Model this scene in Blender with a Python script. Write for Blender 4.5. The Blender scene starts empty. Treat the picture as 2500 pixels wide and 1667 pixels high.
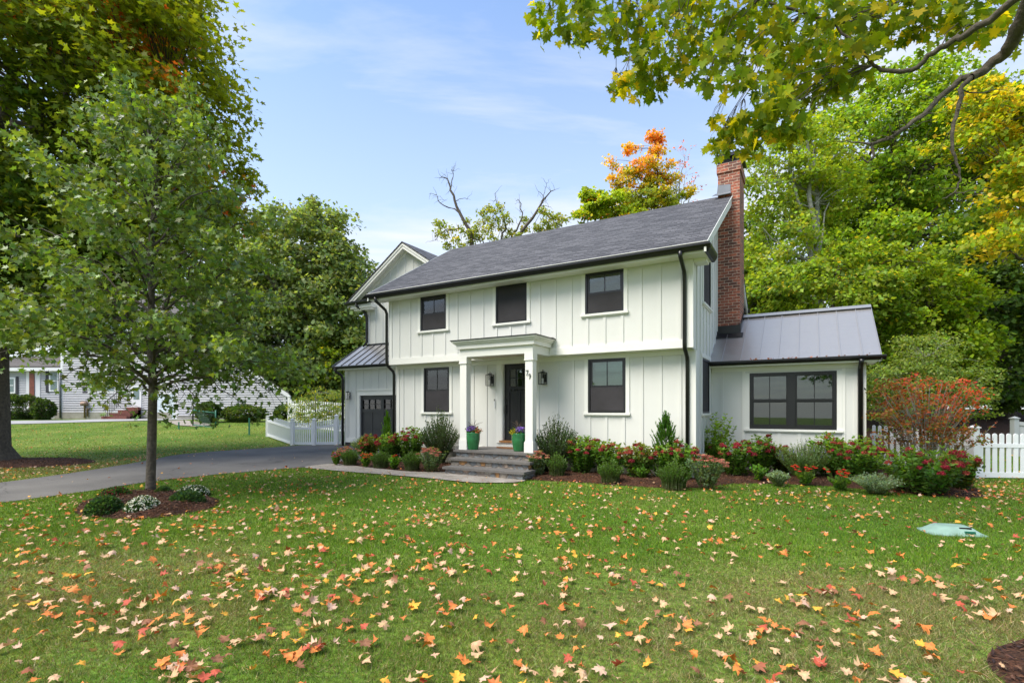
import bpy, math, random
import numpy as np
from mathutils import Vector, Matrix
R = math.radians
rng = np.random.default_rng(7)
random.seed(7)
scene = bpy.context.scene
COL = scene.collection
F, CX, HY, CH = 1240.0, 1250.0, 998.0, 1.5      # lens calibration of the viewpoint (source pixels), eye height

def smooth(a, b, x):
    t = np.clip((x-a)/(b-a), 0, 1); return t*t*(3-2*t)
def gz(x, y):
    x = np.asarray(x, float); y = np.asarray(y, float)
    s = .8*smooth(19.5, 33, y)*smooth(-4, -11, x)
    s2 = .18*smooth(10.8, 13, y)*smooth(7.6, 8.6, x)
    s3 = 1.3*smooth(14, 26, y)*smooth(6.0, 10, x)
    und = .015*np.sin(x*1.1+.4)*np.sin(y*.9+1.3)*smooth(14, 9, y)
    return s+s2+s3+und
def at(px, py, z=0.0):
    t = (z-CH)/((HY-py)/F); return ((px-CX)/F*t, t)
def pd(px, py, Y):                               # point seen at (px,py) at depth Y
    return ((px-CX)/F*Y, Y, CH+(HY-py)/F*Y)

# ------------------------------------------------------------------ materials
def newmat(name):
    m = bpy.data.materials.new(name); m.use_nodes = True
    nt = m.node_tree; nt.nodes.clear()
    out = nt.nodes.new('ShaderNodeOutputMaterial')
    return m, nt, out
def N(nt, t, **kw):
    n = nt.nodes.new(t)
    for k, v in kw.items():
        if k in n.inputs: n.inputs[k].default_value = v
        else: setattr(n, k, v)
    return n
def c4(c): return (c[0], c[1], c[2], 1.0)
def pmat(name, col, rough=.6, metal=0., spec=.5, var=.0, vscale=3., bump=0., bscale=40., coat=0.):
    m, nt, out = newmat(name); L = nt.links
    p = N(nt, 'ShaderNodeBsdfPrincipled'); p.inputs['Roughness'].default_value = rough
    p.inputs['Metallic'].default_value = metal; p.inputs['Specular IOR Level'].default_value = spec
    p.inputs['Coat Weight'].default_value = coat
    p.inputs['Base Color'].default_value = c4(col)
    tc = N(nt, 'ShaderNodeTexCoord')
    if var > 0:
        no = N(nt, 'ShaderNodeTexNoise'); no.inputs['Scale'].default_value = vscale; no.inputs['Detail'].default_value = 6
        L.new(tc.outputs['Object'], no.inputs['Vector'])
        mx = N(nt, 'ShaderNodeMix', data_type='RGBA'); mx.inputs['A'].default_value = c4([c*(1-var) for c in col])
        mx.inputs['B'].default_value = c4([min(1, c*(1+var)) for c in col])
        cr = N(nt, 'ShaderNodeMapRange'); cr.inputs['From Min'].default_value = .3; cr.inputs['From Max'].default_value = .7
        L.new(no.outputs['Fac'], cr.inputs['Value']); L.new(cr.outputs['Result'], mx.inputs['Factor'])
        L.new(mx.outputs['Result'], p.inputs['Base Color'])
    if bump > 0:
        nb = N(nt, 'ShaderNodeTexNoise'); nb.inputs['Scale'].default_value = bscale; nb.inputs['Detail'].default_value = 5
        L.new(tc.outputs['Object'], nb.inputs['Vector'])
        b = N(nt, 'ShaderNodeBump'); b.inputs['Strength'].default_value = bump; b.inputs['Distance'].default_value = .02
        L.new(nb.outputs['Fac'], b.inputs['Height']); L.new(b.outputs['Normal'], p.inputs['Normal'])
    L.new(p.outputs['BSDF'], out.inputs['Surface'])
    return m
def ramp(nt, stops, mode='LINEAR'):
    r = nt.nodes.new('ShaderNodeValToRGB'); r.color_ramp.interpolation = mode
    e = r.color_ramp.elements
    while len(e) > 1: e.remove(e[-1])
    e[0].position, e[0].color = stops[0][0], c4(stops[0][1])
    for p, c in stops[1:]:
        x = e.new(p); x.color = c4(c)
    return r
M = {}
M['siding'] = pmat('siding_paint', (.675, .675, .642), .55, var=.03, vscale=1.2, bump=.06, bscale=90)
M['trim'] = pmat('trim_paint', (.77, .765, .72), .5, var=.02, vscale=2)
M['black'] = pmat('black_aluminium', (.012, .012, .014), .32, spec=.5)
M['blackdoor'] = pmat('black_door_paint', (.013, .012, .014), .4)
M['garagedoor'] = pmat('charcoal_door_paint', (.03, .03, .034), .45, var=.1)
M['screen'] = pmat('insect_screen', (.030, .027, .031), .75, var=.25, vscale=2.2, bump=.2, bscale=500)
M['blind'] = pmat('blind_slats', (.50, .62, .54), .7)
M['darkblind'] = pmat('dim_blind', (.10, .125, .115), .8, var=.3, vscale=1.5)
M['wood'] = pmat('oak_threshold', (.30, .14, .05), .5, var=.25, vscale=12)
M['lead'] = pmat('lead_flashing', (.16, .17, .19), .45, metal=.4, var=.2)
M['concrete'] = pmat('foundation_concrete', (.34, .32, .28), .9, var=.15, bump=.2)
M['vinyl'] = pmat('white_vinyl', (.80, .81, .84), .35)
M['greyvinyl'] = pmat('grey_vinyl', (.36, .38, .39), .5)
M['ceramic'] = pmat('green_glazed_ceramic', (.018, .16, .045), .22, var=.25, vscale=8, coat=.5)
M['mat'] = pmat('coir', (.22, .10, .04), .95, var=.3, vscale=30, bump=.5, bscale=200)
M['bark'] = pmat('bark', (.085, .07, .052), .9, var=.4, vscale=14, bump=.9, bscale=30)
M['palebark'] = pmat('pale_bark', (.26, .26, .22), .85, var=.35, vscale=9, bump=.6, bscale=30)
M['darkbark'] = pmat('dark_bark', (.05, .035, .026), .95, var=.4, vscale=10, bump=1., bscale=18)
M['twig'] = pmat('twig', (.10, .07, .045), .8, var=.3, vscale=14)
M['stem'] = pmat('stem', (.09, .085, .03), .7)
M['lid'] = pmat('weathered_green_plastic', (.22, .34, .28), .55, var=.15, vscale=9)
M['stoneslab'] = pmat('bluestone', (.135, .125, .118), .75, var=.2, vscale=6, bump=.3, bscale=60)
M['greenpost'] = pmat('green_post_paint', (.01, .13, .08), .5)
M['chain'] = pmat('green_mesh', (.03, .08, .05), .6)
M['brass'] = pmat('pipe_metal', (.30, .20, .15), .6, var=.4, vscale=10)
M['glasslamp'] = None

def glassmat(name, tint, refl=1.75):
    m, nt, out = newmat(name); L = nt.links
    t = N(nt, 'ShaderNodeBsdfTransparent', Color=c4(tint)); g = N(nt, 'ShaderNodeBsdfGlossy', Roughness=.015)
    g.inputs['Color'].default_value = (1, 1, 1, 1)
    fr = N(nt, 'ShaderNodeFresnel'); fr.inputs['IOR'].default_value = refl
    mx = N(nt, 'ShaderNodeMixShader')
    L.new(fr.outputs[0], mx.inputs[0]); L.new(t.outputs[0], mx.inputs[1]); L.new(g.outputs[0], mx.inputs[2])
    L.new(mx.outputs[0], out.inputs['Surface']); return m
M['glass'] = glassmat('window_glass', (.72, .8, .76))
M['lampglass'] = glassmat('lantern_glass', (.9, .9, .9), 1.25)

def leafmat(name, transl=.38, rough=.42, spec=.5, gain=1.35):
    m, nt, out = newmat(name); L = nt.links
    a = N(nt, 'ShaderNodeAttribute', attribute_name='Col')
    p = N(nt, 'ShaderNodeBsdfPrincipled'); p.inputs['Roughness'].default_value = rough
    p.inputs['Specular IOR Level'].default_value = spec
    L.new(a.outputs['Color'], p.inputs['Base Color'])
    t = N(nt, 'ShaderNodeBsdfTranslucent')
    h = N(nt, 'ShaderNodeMix', data_type='RGBA', blend_type='MULTIPLY'); h.inputs['Factor'].default_value = 1
    h.inputs['B'].default_value = (gain*1.25, gain*1.1, gain*.35, 1)
    L.new(a.outputs['Color'], h.inputs['A']); L.new(h.outputs['Result'], t.inputs['Color'])
    mx = N(nt, 'ShaderNodeMixShader'); mx.inputs[0].default_value = transl
    L.new(p.outputs['BSDF'], mx.inputs[1]); L.new(t.outputs[0], mx.inputs[2])
    L.new(mx.outputs[0], out.inputs['Surface']); return m
M['leaf'] = leafmat('foliage', .48, .5, .25, 1.7)
M['mapleleaf'] = leafmat('backlit_foliage', .55, .6, .2, 1.8)
M['glossleaf'] = leafmat('glossy_foliage', .36, .38, .5, 1.5)
M['dryleaf'] = leafmat('dry_leaf', .12, .6, .3, 1.)
M['grass'] = leafmat('grass_blades', .3, .5, .35)
M['petal'] = leafmat('petals', .2, .7, .2, 1.)

def shingle():
    m, nt, out = newmat('asphalt_shingles'); L = nt.links
    uv = N(nt, 'ShaderNodeUVMap', uv_map='UVMap')
    br = N(nt, 'ShaderNodeTexBrick'); br.offset = .5; br.squash = 1
    br.inputs['Scale'].default_value = 1; br.inputs['Brick Width'].default_value = .30; br.inputs['Row Height'].default_value = .135
    br.inputs['Mortar Size'].default_value = .007; br.inputs['Mortar Smooth'].default_value = .1; br.inputs['Bias'].default_value = 0
    br.inputs['Color1'].default_value = (.040, .040, .046, 1); br.inputs['Color2'].default_value = (.088, .087, .096, 1)
    br.inputs['Mortar'].default_value = (.02, .02, .023, 1)
    no0 = N(nt, 'ShaderNodeTexNoise'); no0.inputs['Scale'].default_value = 9
    mv = N(nt, 'ShaderNodeMix', data_type='RGBA', blend_type='LINEAR_LIGHT'); mv.inputs['Factor'].default_value = .005
    L.new(uv.outputs[0], no0.inputs['Vector']); L.new(uv.outputs[0], mv.inputs['A']); L.new(no0.outputs['Color'], mv.inputs['B'])
    L.new(mv.outputs['Result'], br.inputs['Vector'])
    no = N(nt, 'ShaderNodeTexNoise'); no.inputs['Scale'].default_value = 60; no.inputs['Detail'].default_value = 4
    L.new(uv.outputs[0], no.inputs['Vector'])
    mx = N(nt, 'ShaderNodeMix', data_type='RGBA', blend_type='MULTIPLY'); mx.inputs['Factor'].default_value = 1
    r = ramp(nt, [(.3, (.6, .6, .6)), (.7, (1.35, 1.35, 1.35))])
    L.new(no.outputs['Fac'], r.inputs[0]); L.new(br.outputs['Color'], mx.inputs['A']); L.new(r.outputs[0], mx.inputs['B'])
    p = N(nt, 'ShaderNodeBsdfPrincipled'); p.inputs['Roughness'].default_value = .75
    # each course rises towards its lower edge; every tab is cut a little long or short
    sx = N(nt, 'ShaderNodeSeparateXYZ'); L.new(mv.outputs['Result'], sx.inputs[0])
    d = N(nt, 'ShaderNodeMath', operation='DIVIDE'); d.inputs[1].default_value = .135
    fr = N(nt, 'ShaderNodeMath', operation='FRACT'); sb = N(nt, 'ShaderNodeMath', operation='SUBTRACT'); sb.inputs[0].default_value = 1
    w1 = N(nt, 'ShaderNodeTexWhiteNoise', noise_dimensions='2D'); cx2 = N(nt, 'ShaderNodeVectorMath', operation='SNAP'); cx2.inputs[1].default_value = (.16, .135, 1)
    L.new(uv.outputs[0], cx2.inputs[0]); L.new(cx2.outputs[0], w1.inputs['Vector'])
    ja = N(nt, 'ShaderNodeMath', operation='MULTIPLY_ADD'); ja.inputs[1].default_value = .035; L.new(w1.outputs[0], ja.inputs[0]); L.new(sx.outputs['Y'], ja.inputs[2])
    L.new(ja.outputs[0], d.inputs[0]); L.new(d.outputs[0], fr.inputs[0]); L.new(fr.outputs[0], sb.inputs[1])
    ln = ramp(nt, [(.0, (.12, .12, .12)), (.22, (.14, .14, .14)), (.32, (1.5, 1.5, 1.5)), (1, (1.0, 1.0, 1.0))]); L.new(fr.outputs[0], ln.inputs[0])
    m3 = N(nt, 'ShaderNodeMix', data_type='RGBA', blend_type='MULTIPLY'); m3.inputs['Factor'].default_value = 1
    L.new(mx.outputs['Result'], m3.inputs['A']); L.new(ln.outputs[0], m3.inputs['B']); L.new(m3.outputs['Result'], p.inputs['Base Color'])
    b = N(nt, 'ShaderNodeBump'); b.inputs['Strength'].default_value = .9; b.inputs['Distance'].default_value = .012
    L.new(sb.outputs[0], b.inputs['Height']); L.new(b.outputs['Normal'], p.inputs['Normal'])
    L.new(p.outputs['BSDF'], out.inputs['Surface']); return m
M['shingle'] = shingle()

def brick():
    m, nt, out = newmat('red_brick'); L = nt.links
    uv = N(nt, 'ShaderNodeUVMap', uv_map='UVMap')
    no0 = N(nt, 'ShaderNodeTexNoise'); no0.inputs['Scale'].default_value = 14
    mv = N(nt, 'ShaderNodeMix', data_type='RGBA', blend_type='LINEAR_LIGHT'); mv.inputs['Factor'].default_value = .008
    L.new(uv.outputs[0], no0.inputs['Vector']); L.new(uv.outputs[0], mv.inputs['A']); L.new(no0.outputs['Color'], mv.inputs['B'])
    def bk(c1, c2, mo):
        br = N(nt, 'ShaderNodeTexBrick'); br.offset = .5
        br.inputs['Scale'].default_value = 1; br.inputs['Brick Width'].default_value = .205; br.inputs['Row Height'].default_value = .075
        br.inputs['Mortar Size'].default_value = .0065; br.inputs['Mortar Smooth'].default_value = .2
        br.inputs['Color1'].default_value = c1; br.inputs['Color2'].default_value = c2; br.inputs['Mortar'].default_value = mo
        L.new(mv.outputs['Result'], br.inputs['Vector']); return br
    br = bk((.12, .052, .040, 1), (.40, .115, .065, 1), (.52, .40, .31, 1))
    no = N(nt, 'ShaderNodeTexNoise'); no.inputs['Scale'].default_value = 22; no.inputs['Detail'].default_value = 5
    L.new(uv.outputs[0], no.inputs['Vector'])
    r = ramp(nt, [(.3, (.6, .6, .6)), (.7, (1.3, 1.3, 1.3))])
    mx = N(nt, 'ShaderNodeMix', data_type='RGBA', blend_type='MULTIPLY'); mx.inputs['Factor'].default_value = 1
    L.new(no.outputs['Fac'], r.inputs[0]); L.new(br.outputs['Color'], mx.inputs['A']); L.new(r.outputs[0], mx.inputs['B'])
    p = N(nt, 'ShaderNodeBsdfPrincipled'); p.inputs['Roughness'].default_value = .85
    L.new(mx.outputs['Result'], p.inputs['Base Color'])
    b = N(nt, 'ShaderNodeBump'); b.inputs['Strength'].default_value = .7; b.inputs['Distance'].default_value = .01; b.invert = True
    L.new(br.outputs['Fac'], b.inputs['Height']); L.new(b.outputs['Normal'], p.inputs['Normal'])
    L.new(p.outputs['BSDF'], out.inputs['Surface']); return m
M['brick'] = brick()

def fieldstone():
    m, nt, out = newmat('fieldstone'); L = nt.links
    uv = N(nt, 'ShaderNodeUVMap', uv_map='UVMap')
    mp = N(nt, 'ShaderNodeMapping'); mp.inputs['Scale'].default_value = (5.2, 8.5, 1); L.new(uv.outputs[0], mp.inputs[0])
    v = N(nt, 'ShaderNodeTexVoronoi'); v.inputs['Scale'].default_value = 1; v.inputs['Randomness'].default_value = .8
    v2 = N(nt, 'ShaderNodeTexVoronoi', feature='DISTANCE_TO_EDGE'); v2.inputs['Scale'].default_value = 1; v2.inputs['Randomness'].default_value = .8
    L.new(mp.outputs[0], v.inputs['Vector']); L.new(mp.outputs[0], v2.inputs['Vector'])
    sx = N(nt, 'ShaderNodeSeparateColor'); L.new(v.outputs['Color'], sx.inputs[0])
    r = ramp(nt, [(0, (.13, .135, .14)), (.3, (.21, .18, .15)), (.5, (.27, .20, .155)), (.64, (.15, .16, .165)), (.84, (.27, .14, .055)), (.9, (.25, .23, .20))], 'CONSTANT')
    L.new(sx.outputs[0], r.inputs[0])
    e = ramp(nt, [(.03, (0, 0, 0)), (.09, (1, 1, 1))]); L.new(v2.outputs['Distance'], e.inputs[0])
    no = N(nt, 'ShaderNodeTexNoise'); no.inputs['Scale'].default_value = 16; no.inputs['Detail'].default_value = 5; L.new(uv.outputs[0], no.inputs['Vector'])
    nr = ramp(nt, [(.3, (.9, .9, .9)), (.7, (1.8, 1.8, 1.8))]); L.new(no.outputs['Fac'], nr.inputs[0])
    mu = N(nt, 'ShaderNodeMix', data_type='RGBA', blend_type='MULTIPLY'); mu.inputs['Factor'].default_value = 1
    L.new(r.outputs[0], mu.inputs['A']); L.new(nr.outputs[0], mu.inputs['B'])
    mx = N(nt, 'ShaderNodeMix', data_type='RGBA'); mx.inputs['A'].default_value = (.19, .16, .14, 1)
    L.new(e.outputs[0], mx.inputs['Factor']); L.new(mu.outputs['Result'], mx.inputs['B'])
    p = N(nt, 'ShaderNodeBsdfPrincipled'); p.inputs['Roughness'].default_value = .8
    L.new(mx.outputs['Result'], p.inputs['Base Color'])
    b = N(nt, 'ShaderNodeBump'); b.inputs['Strength'].default_value = .8; b.inputs['Distance'].default_value = .02
    L.new(e.outputs[0], b.inputs['Height']); L.new(b.outputs['Normal'], p.inputs['Normal'])
    L.new(p.outputs['BSDF'], out.inputs['Surface']); return m
M['fieldstone'] = fieldstone()

def metalroof():
    m, nt, out = newmat('standing_seam_metal'); L = nt.links
    uv = N(nt, 'ShaderNodeUVMap', uv_map='UVMap')
    mp = N(nt, 'ShaderNodeMapping'); mp.inputs['Scale'].default_value = (.9, 2.4, 1); L.new(uv.outputs[0], mp.inputs[0])
    no = N(nt, 'ShaderNodeTexNoise'); no.inputs['Scale'].default_value = 1.6; no.inputs['Detail'].default_value = 2
    L.new(mp.outputs[0], no.inputs['Vector'])
    p = N(nt, 'ShaderNodeBsdfPrincipled'); p.inputs['Roughness'].default_value = .3; p.inputs['Metallic'].default_value = .75
    p.inputs['Base Color'].default_value = (.47, .455, .445, 1)
    n2 = N(nt, 'ShaderNodeTexNoise'); n2.inputs['Scale'].default_value = 7; n2.inputs['Detail'].default_value = 5; L.new(uv.outputs[0], n2.inputs['Vector'])
    mr = N(nt, 'ShaderNodeMapRange'); mr.inputs['To Min'].default_value = .24; mr.inputs['To Max'].default_value = .42
    L.new(n2.outputs['Fac'], mr.inputs['Value']); L.new(mr.outputs[0], p.inputs['Roughness'])
    b = N(nt, 'ShaderNodeBump'); b.inputs['Strength'].default_value = .35; b.inputs['Distance'].default_value = .03
    L.new(no.outputs['Fac'], b.inputs['Height']); L.new(b.outputs['Normal'], p.inputs['Normal'])
    L.new(p.outputs['BSDF'], out.inputs['Surface']); return m
M['metal'] = metalroof()

def groundmat(name, kind):
    m, nt, out = newmat(name); L = nt.links
    tc = N(nt, 'ShaderNodeTexCoord')
    n1 = N(nt, 'ShaderNodeTexNoise'); n1.inputs['Scale'].default_value = {'lawn': .55, 'asphalt': .7, 'mulch': 3, 'paver': 2, 'street': .5}[kind]; n1.inputs['Detail'].default_value = 5
    n2 = N(nt, 'ShaderNodeTexNoise'); n2.inputs['Scale'].default_value = {'lawn': 26, 'asphalt': 90, 'mulch': 45, 'paver': 50, 'street': 90}[kind]; n2.inputs['Detail'].default_value = 6
    L.new(tc.outputs['Object'], n1.inputs['Vector']); L.new(tc.outputs['Object'], n2.inputs['Vector'])
    c = {'lawn': ((.07, .14, .012), (.15, .19, .03)), 'asphalt': ((.105, .100, .098), (.155, .147, .14)),
         'mulch': ((.035, .016, .009), (.085, .035, .018)), 'paver': ((.27, .235, .20), (.35, .32, .285)), 'street': ((.3, .3, .31), (.36, .36, .37))}[kind]
    r1 = ramp(nt, [(.35, c[0]), (.68, c[1])]); L.new(n1.outputs['Fac'], r1.inputs[0])
    lo, hi = {'lawn': (.45, 1.6), 'asphalt': (.75, 1.25), 'mulch': (.3, 2.0), 'paver': (.8, 1.2), 'street': (.85, 1.1)}[kind]
    r2 = ramp(nt, [(.3, (lo,)*3), (.7, (hi,)*3)]); L.new(n2.outputs['Fac'], r2.inputs[0])
    mx = N(nt, 'ShaderNodeMix', data_type='RGBA', blend_type='MULTIPLY'); mx.inputs['Factor'].default_value = 1
    L.new(r1.outputs[0], mx.inputs['A']); L.new(r2.outputs[0], mx.inputs['B'])
    p = N(nt, 'ShaderNodeBsdfPrincipled'); p.inputs['Roughness'].default_value = .9; p.inputs['Specular IOR Level'].default_value = .25
    src = mx.outputs['Result']
    if kind == 'lawn':                     # brown leaf litter under the woods on the right, straw patches in the turf
        g = N(nt, 'ShaderNodeSeparateXYZ'); L.new(tc.outputs['Object'], g.inputs[0])
        a = N(nt, 'ShaderNodeMapRange'); a.inputs['From Min'].default_value = 14.5; a.inputs['From Max'].default_value = 16.5
        b2 = N(nt, 'ShaderNodeMapRange'); b2.inputs['From Min'].default_value = 6; b2.inputs['From Max'].default_value = 9
        L.new(g.outputs['Y'], a.inputs['Value']); L.new(g.outputs['X'], b2.inputs['Value'])
        k = N(nt, 'ShaderNodeMath', operation='MULTIPLY'); L.new(a.outputs[0], k.inputs[0]); L.new(b2.outputs[0], k.inputs[1])
        m2 = N(nt, 'ShaderNodeMix', data_type='RGBA'); m2.inputs['B'].default_value = (.045, .022, .013, 1)
        L.new(k.outputs[0], m2.inputs['Factor']); L.new(src, m2.inputs['A']); src = m2.outputs['Result']
    if kind == 'asphalt':                  # worn patches and hairline cracks
        v = N(nt, 'ShaderNodeTexVoronoi', feature='DISTANCE_TO_EDGE'); v.inputs['Scale'].default_value = .45; wv = N(nt, 'ShaderNodeMix', data_type='RGBA', blend_type='LINEAR_LIGHT'); wv.inputs['Factor'].default_value = .25
        L.new(tc.outputs['Object'], wv.inputs['A']); L.new(n1.outputs['Color'], wv.inputs['B']); L.new(wv.outputs['Result'], v.inputs['Vector'])
        cr = ramp(nt, [(0, (.55, .55, .55)), (.006, (1, 1, 1))]); L.new(v.outputs['Distance'], cr.inputs[0])
        m2 = N(nt, 'ShaderNodeMix', data_type='RGBA', blend_type='MULTIPLY'); m2.inputs['Factor'].default_value = .8; L.new(src, m2.inputs['A']); L.new(cr.outputs[0], m2.inputs['B']); src = m2.outputs['Result']
    if kind == 'paver':
        br = N(nt, 'ShaderNodeTexBrick'); br.inputs['Scale'].default_value = 1; br.inputs['Brick Width'].default_value = .3; br.inputs['Row Height'].default_value = .2
        br.inputs['Mortar Size'].default_value = .006; br.inputs['Color1'].default_value = (.85, .85, .85, 1); br.inputs['Color2'].default_value = (1.1, 1.1, 1.1, 1); br.inputs['Mortar'].default_value = (.5, .5, .5, 1)
        mp = N(nt, 'ShaderNodeMapping'); mp.inputs['Rotation'].default_value = (0, 0, R(-30)); L.new(tc.outputs['Object'], mp.inputs[0]); L.new(mp.outputs[0], br.inputs['Vector'])
        m2 = N(nt, 'ShaderNodeMix', data_type='RGBA', blend_type='MULTIPLY'); m2.inputs['Factor'].default_value = 1
        L.new(src, m2.inputs['A']); L.new(br.outputs['Color'], m2.inputs['B']); src = m2.outputs['Result']
    L.new(src, p.inputs['Base Color'])
    b = N(nt, 'ShaderNodeBump'); b.inputs['Strength'].default_value = {'mulch': 1., 'lawn': .8}.get(kind, .25); b.inputs['Distance'].default_value = .03 if kind in ('mulch', 'lawn') else .005
    L.new(n2.outputs['Fac'], b.inputs['Height']); L.new(b.outputs['Normal'], p.inputs['Normal'])
    L.new(p.outputs['BSDF'], out.inputs['Surface']); return m
M['lawn'] = groundmat('lawn_soil', 'lawn'); M['asphalt'] = groundmat('asphalt', 'asphalt'); M['mulch'] = groundmat('mulch', 'mulch')
M['paver'] = groundmat('pavers', 'paver'); M['greydrive'] = groundmat('worn_grey_asphalt', 'street')
M['nsiding'] = pmat('grey_vinyl_siding', (.46, .455, .48), .6, var=.03)
M['ntrim'] = pmat('white_neighbour_trim', (.72, .72, .74), .5)
M['nshutter'] = pmat('dark_shutter', (.03, .03, .04), .6)
M['nroof'] = pmat('brown_grey_shingles', (.10, .09, .09), .9, var=.3, vscale=20)
M['nglass'] = pmat('neighbour_glass', (.16, .22, .22), .12)
M['nbrick'] = pmat('dark_brick', (.17, .06, .045), .8, var=.3, vscale=20)
M['ndoor'] = pmat('red_brown_door', (.20, .055, .03), .5, var=.3, vscale=6)
M['ngarage'] = pmat('pale_garage_door', (.62, .70, .74), .45)
M['mortarcap'] = pmat('mortar_wash', (.2, .16, .14), .9, var=.3, vscale=15)

# ------------------------------------------------------------------ objects
def tag(o, label=None, cat=None, group=None, kind=None):
    if label: o['label'] = label
    if cat: o['category'] = cat
    if group: o['group'] = group
    if kind: o['kind'] = kind
    return o
def root(name, loc, rz, label, cat, group=None):
    o = bpy.data.objects.new(name, None); o.empty_display_size = .2
    o.location = loc; o.rotation_euler = (0, 0, rz); COL.objects.link(o)
    return tag(o, label, cat, group)

class MB:
    def __init__(s, off=(0, 0, 0)): s.v = []; s.f = []; s.off = off; s.sm = []
    def add(s, vs, fs, smooth=False):
        k = len(s.v); s.v += [tuple(v) for v in vs]; s.f += [tuple(i+k for i in f) for f in fs]; s.sm += [smooth]*len(fs)
    def box(s, x0, x1, y0, y1, z0, z1):
        s.add([(x0,y0,z0),(x1,y0,z0),(x1,y1,z0),(x0,y1,z0),(x0,y0,z1),(x1,y0,z1),(x1,y1,z1),(x0,y1,z1)],
              [(0,3,2,1),(4,5,6,7),(0,1,5,4),(1,2,6,5),(2,3,7,6),(3,0,4,7)])
    def prism(s, poly, ext):
        n = len(poly); e = Vector(ext); P = [Vector(p) for p in poly]
        s.add(P+[p+e for p in P], [tuple(range(n))[::-1], tuple(range(n, 2*n))]+[(i, (i+1) % n, (i+1) % n+n, i+n) for i in range(n)])
    def tube(s, pts, rad, seg=6, cap=True):
        pts = [Vector(p) for p in pts]; n = len(pts)
        rad = [rad]*n if not hasattr(rad, '__len__') else rad
        vs = []; up = None
        for i, p in enumerate(pts):
            d = (pts[min(i+1, n-1)]-pts[max(i-1, 0)]).normalized()
            if up is None or abs(up.dot(d)) > .9: up = Vector((1, 0, 0)) if abs(d.x) < .8 else Vector((0, 1, 0))
            u = d.cross(up).normalized(); w = d.cross(u); up = w.cross(d)*-1 if False else up
            for k in range(seg):
                a = 2*math.pi*k/seg; vs.append(p+(u*math.cos(a)+w*math.sin(a))*rad[i])
        fs = [(i*seg+k, i*seg+(k+1) % seg, (i+1)*seg+(k+1) % seg, (i+1)*seg+k) for i in range(n-1) for k in range(seg)]
        if cap: fs += [tuple(range(seg))[::-1], tuple(range((n-1)*seg, n*seg))]
        s.add(vs, fs, True)
    def lathe(s, c, prof, seg=24):
        vs = []
        for r, z in prof:
            for k in range(seg):
                a = 2*math.pi*k/seg; vs.append((c[0]+r*math.cos(a), c[1]+r*math.sin(a), c[2]+z))
        n = len(prof)
        s.add(vs, [(i*seg+k, i*seg+(k+1) % seg, (i+1)*seg+(k+1) % seg, (i+1)*seg+k) for i in range(n-1) for k in range(seg)]+[tuple(range(seg))[::-1], tuple(range((n-1)*seg, n*seg))], True)
    def build(s, name, mat, parent=None, label=None, kind=None):
        me = bpy.data.meshes.new(name); o = s.off
        me.from_pydata([(v[0]-o[0], v[1]-o[1], v[2]-o[2]) for v in s.v], [], s.f)
        me.polygons.foreach_set('use_smooth', s.sm); me.materials.append(mat)
        uv = me.uv_layers.new(name='UVMap'); Z = Vector((0, 0, 1))
        for p in me.polygons:
            n = p.normal
            u = Vector((1, 0, 0)) if abs(n.z) > .98 else Z.cross(n).normalized()
            w = n.cross(u)
            for li in p.loop_indices:
                c = me.vertices[me.loops[li].vertex_index].co; uv.data[li].uv = (c.dot(u), c.dot(w))
        ob = bpy.data.objects.new(name, me); COL.objects.link(ob)
        if parent: ob.parent = parent
        return tag(ob, label, None, None, kind)

def rawmesh(name, V, tris, cols, mat, parent=None, smooth=False):
    """numpy vertices, triangle indices and point colours -> object"""
    me = bpy.data.meshes.new(name); V = np.asarray(V, np.float32); T = np.asarray(tris, np.int32)
    me.vertices.add(len(V)); me.vertices.foreach_set('co', V.ravel())
    me.loops.add(T.size); me.loops.foreach_set('vertex_index', T.ravel())
    k = T.shape[1]; me.polygons.add(len(T)); me.polygons.foreach_set('loop_start', np.arange(0, T.size, k, dtype=np.int32))
    me.update(calc_edges=True)
    if cols is not None:
        a = me.color_attributes.new('Col', 'FLOAT_COLOR', 'POINT')
        c = np.ones((len(V), 4), np.float32); c[:, :3] = cols; a.data.foreach_set('color', c.ravel())
    if smooth: me.polygons.foreach_set('use_smooth', [True]*len(T))
    me.materials.append(mat); ob = bpy.data.objects.new(name, me); COL.objects.link(ob)
    if parent: ob.parent = parent
    return ob

# leaf templates: (verts[x,y], triangles); y runs from stalk to tip
def fan(outl, c):
    v = [c]+outl; n = len(outl); return np.array(v, float), np.array([(0, i+1, (i+1) % n+1) for i in range(n)])
_r = [(.05, .02), (.24, -.08), (.50, .06), (.37, .24), (.70, .50), (.45, .53), (.27, .50), (.30, .74), (.13, .76)]
MAPLE = fan([(0, .06)]+_r+[(0, 1.05)]+[(-x, y) for x, y in _r[::-1]], (0, .34))
_s = [(.46, .02), (.28, .26), (.64, .52), (.24, .55)]
STAR = fan([(0, .05)]+_s+[(0, 1.02)]+[(-x, y) for x, y in _s[::-1]], (0, .34))
KITE = (np.array([(0, 0), (.42, .42), (0, 1), (-.42, .42)], float), np.array([(0, 1, 2), (0, 2, 3)]))
TRI = (np.array([(-.5, 0), (.5, .1), (0, 1)], float), np.array([(0, 1, 2)]))
LOBE = (np.array([(0, 0), (.5, .2), (.2, .5), (.42, .8), (0, 1), (-.42, .8), (-.2, .5), (-.5, .2)], float), np.array([(0, 1, 2), (2, 3, 4), (0, 2, 6), (2, 4, 6), (4, 5, 6), (0, 6, 7)]))
OVAL = (np.array([(0, 0), (.25, .3), (.22, .65), (0, 1), (-.22, .65), (-.25, .3)], float), np.array([(0, 1, 5), (1, 2, 5), (2, 4, 5), (2, 3, 4)]))
BLADE = (np.array([(-.5, 0), (.5, 0), (0, 1)], float), np.array([(0, 1, 2)]))

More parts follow.
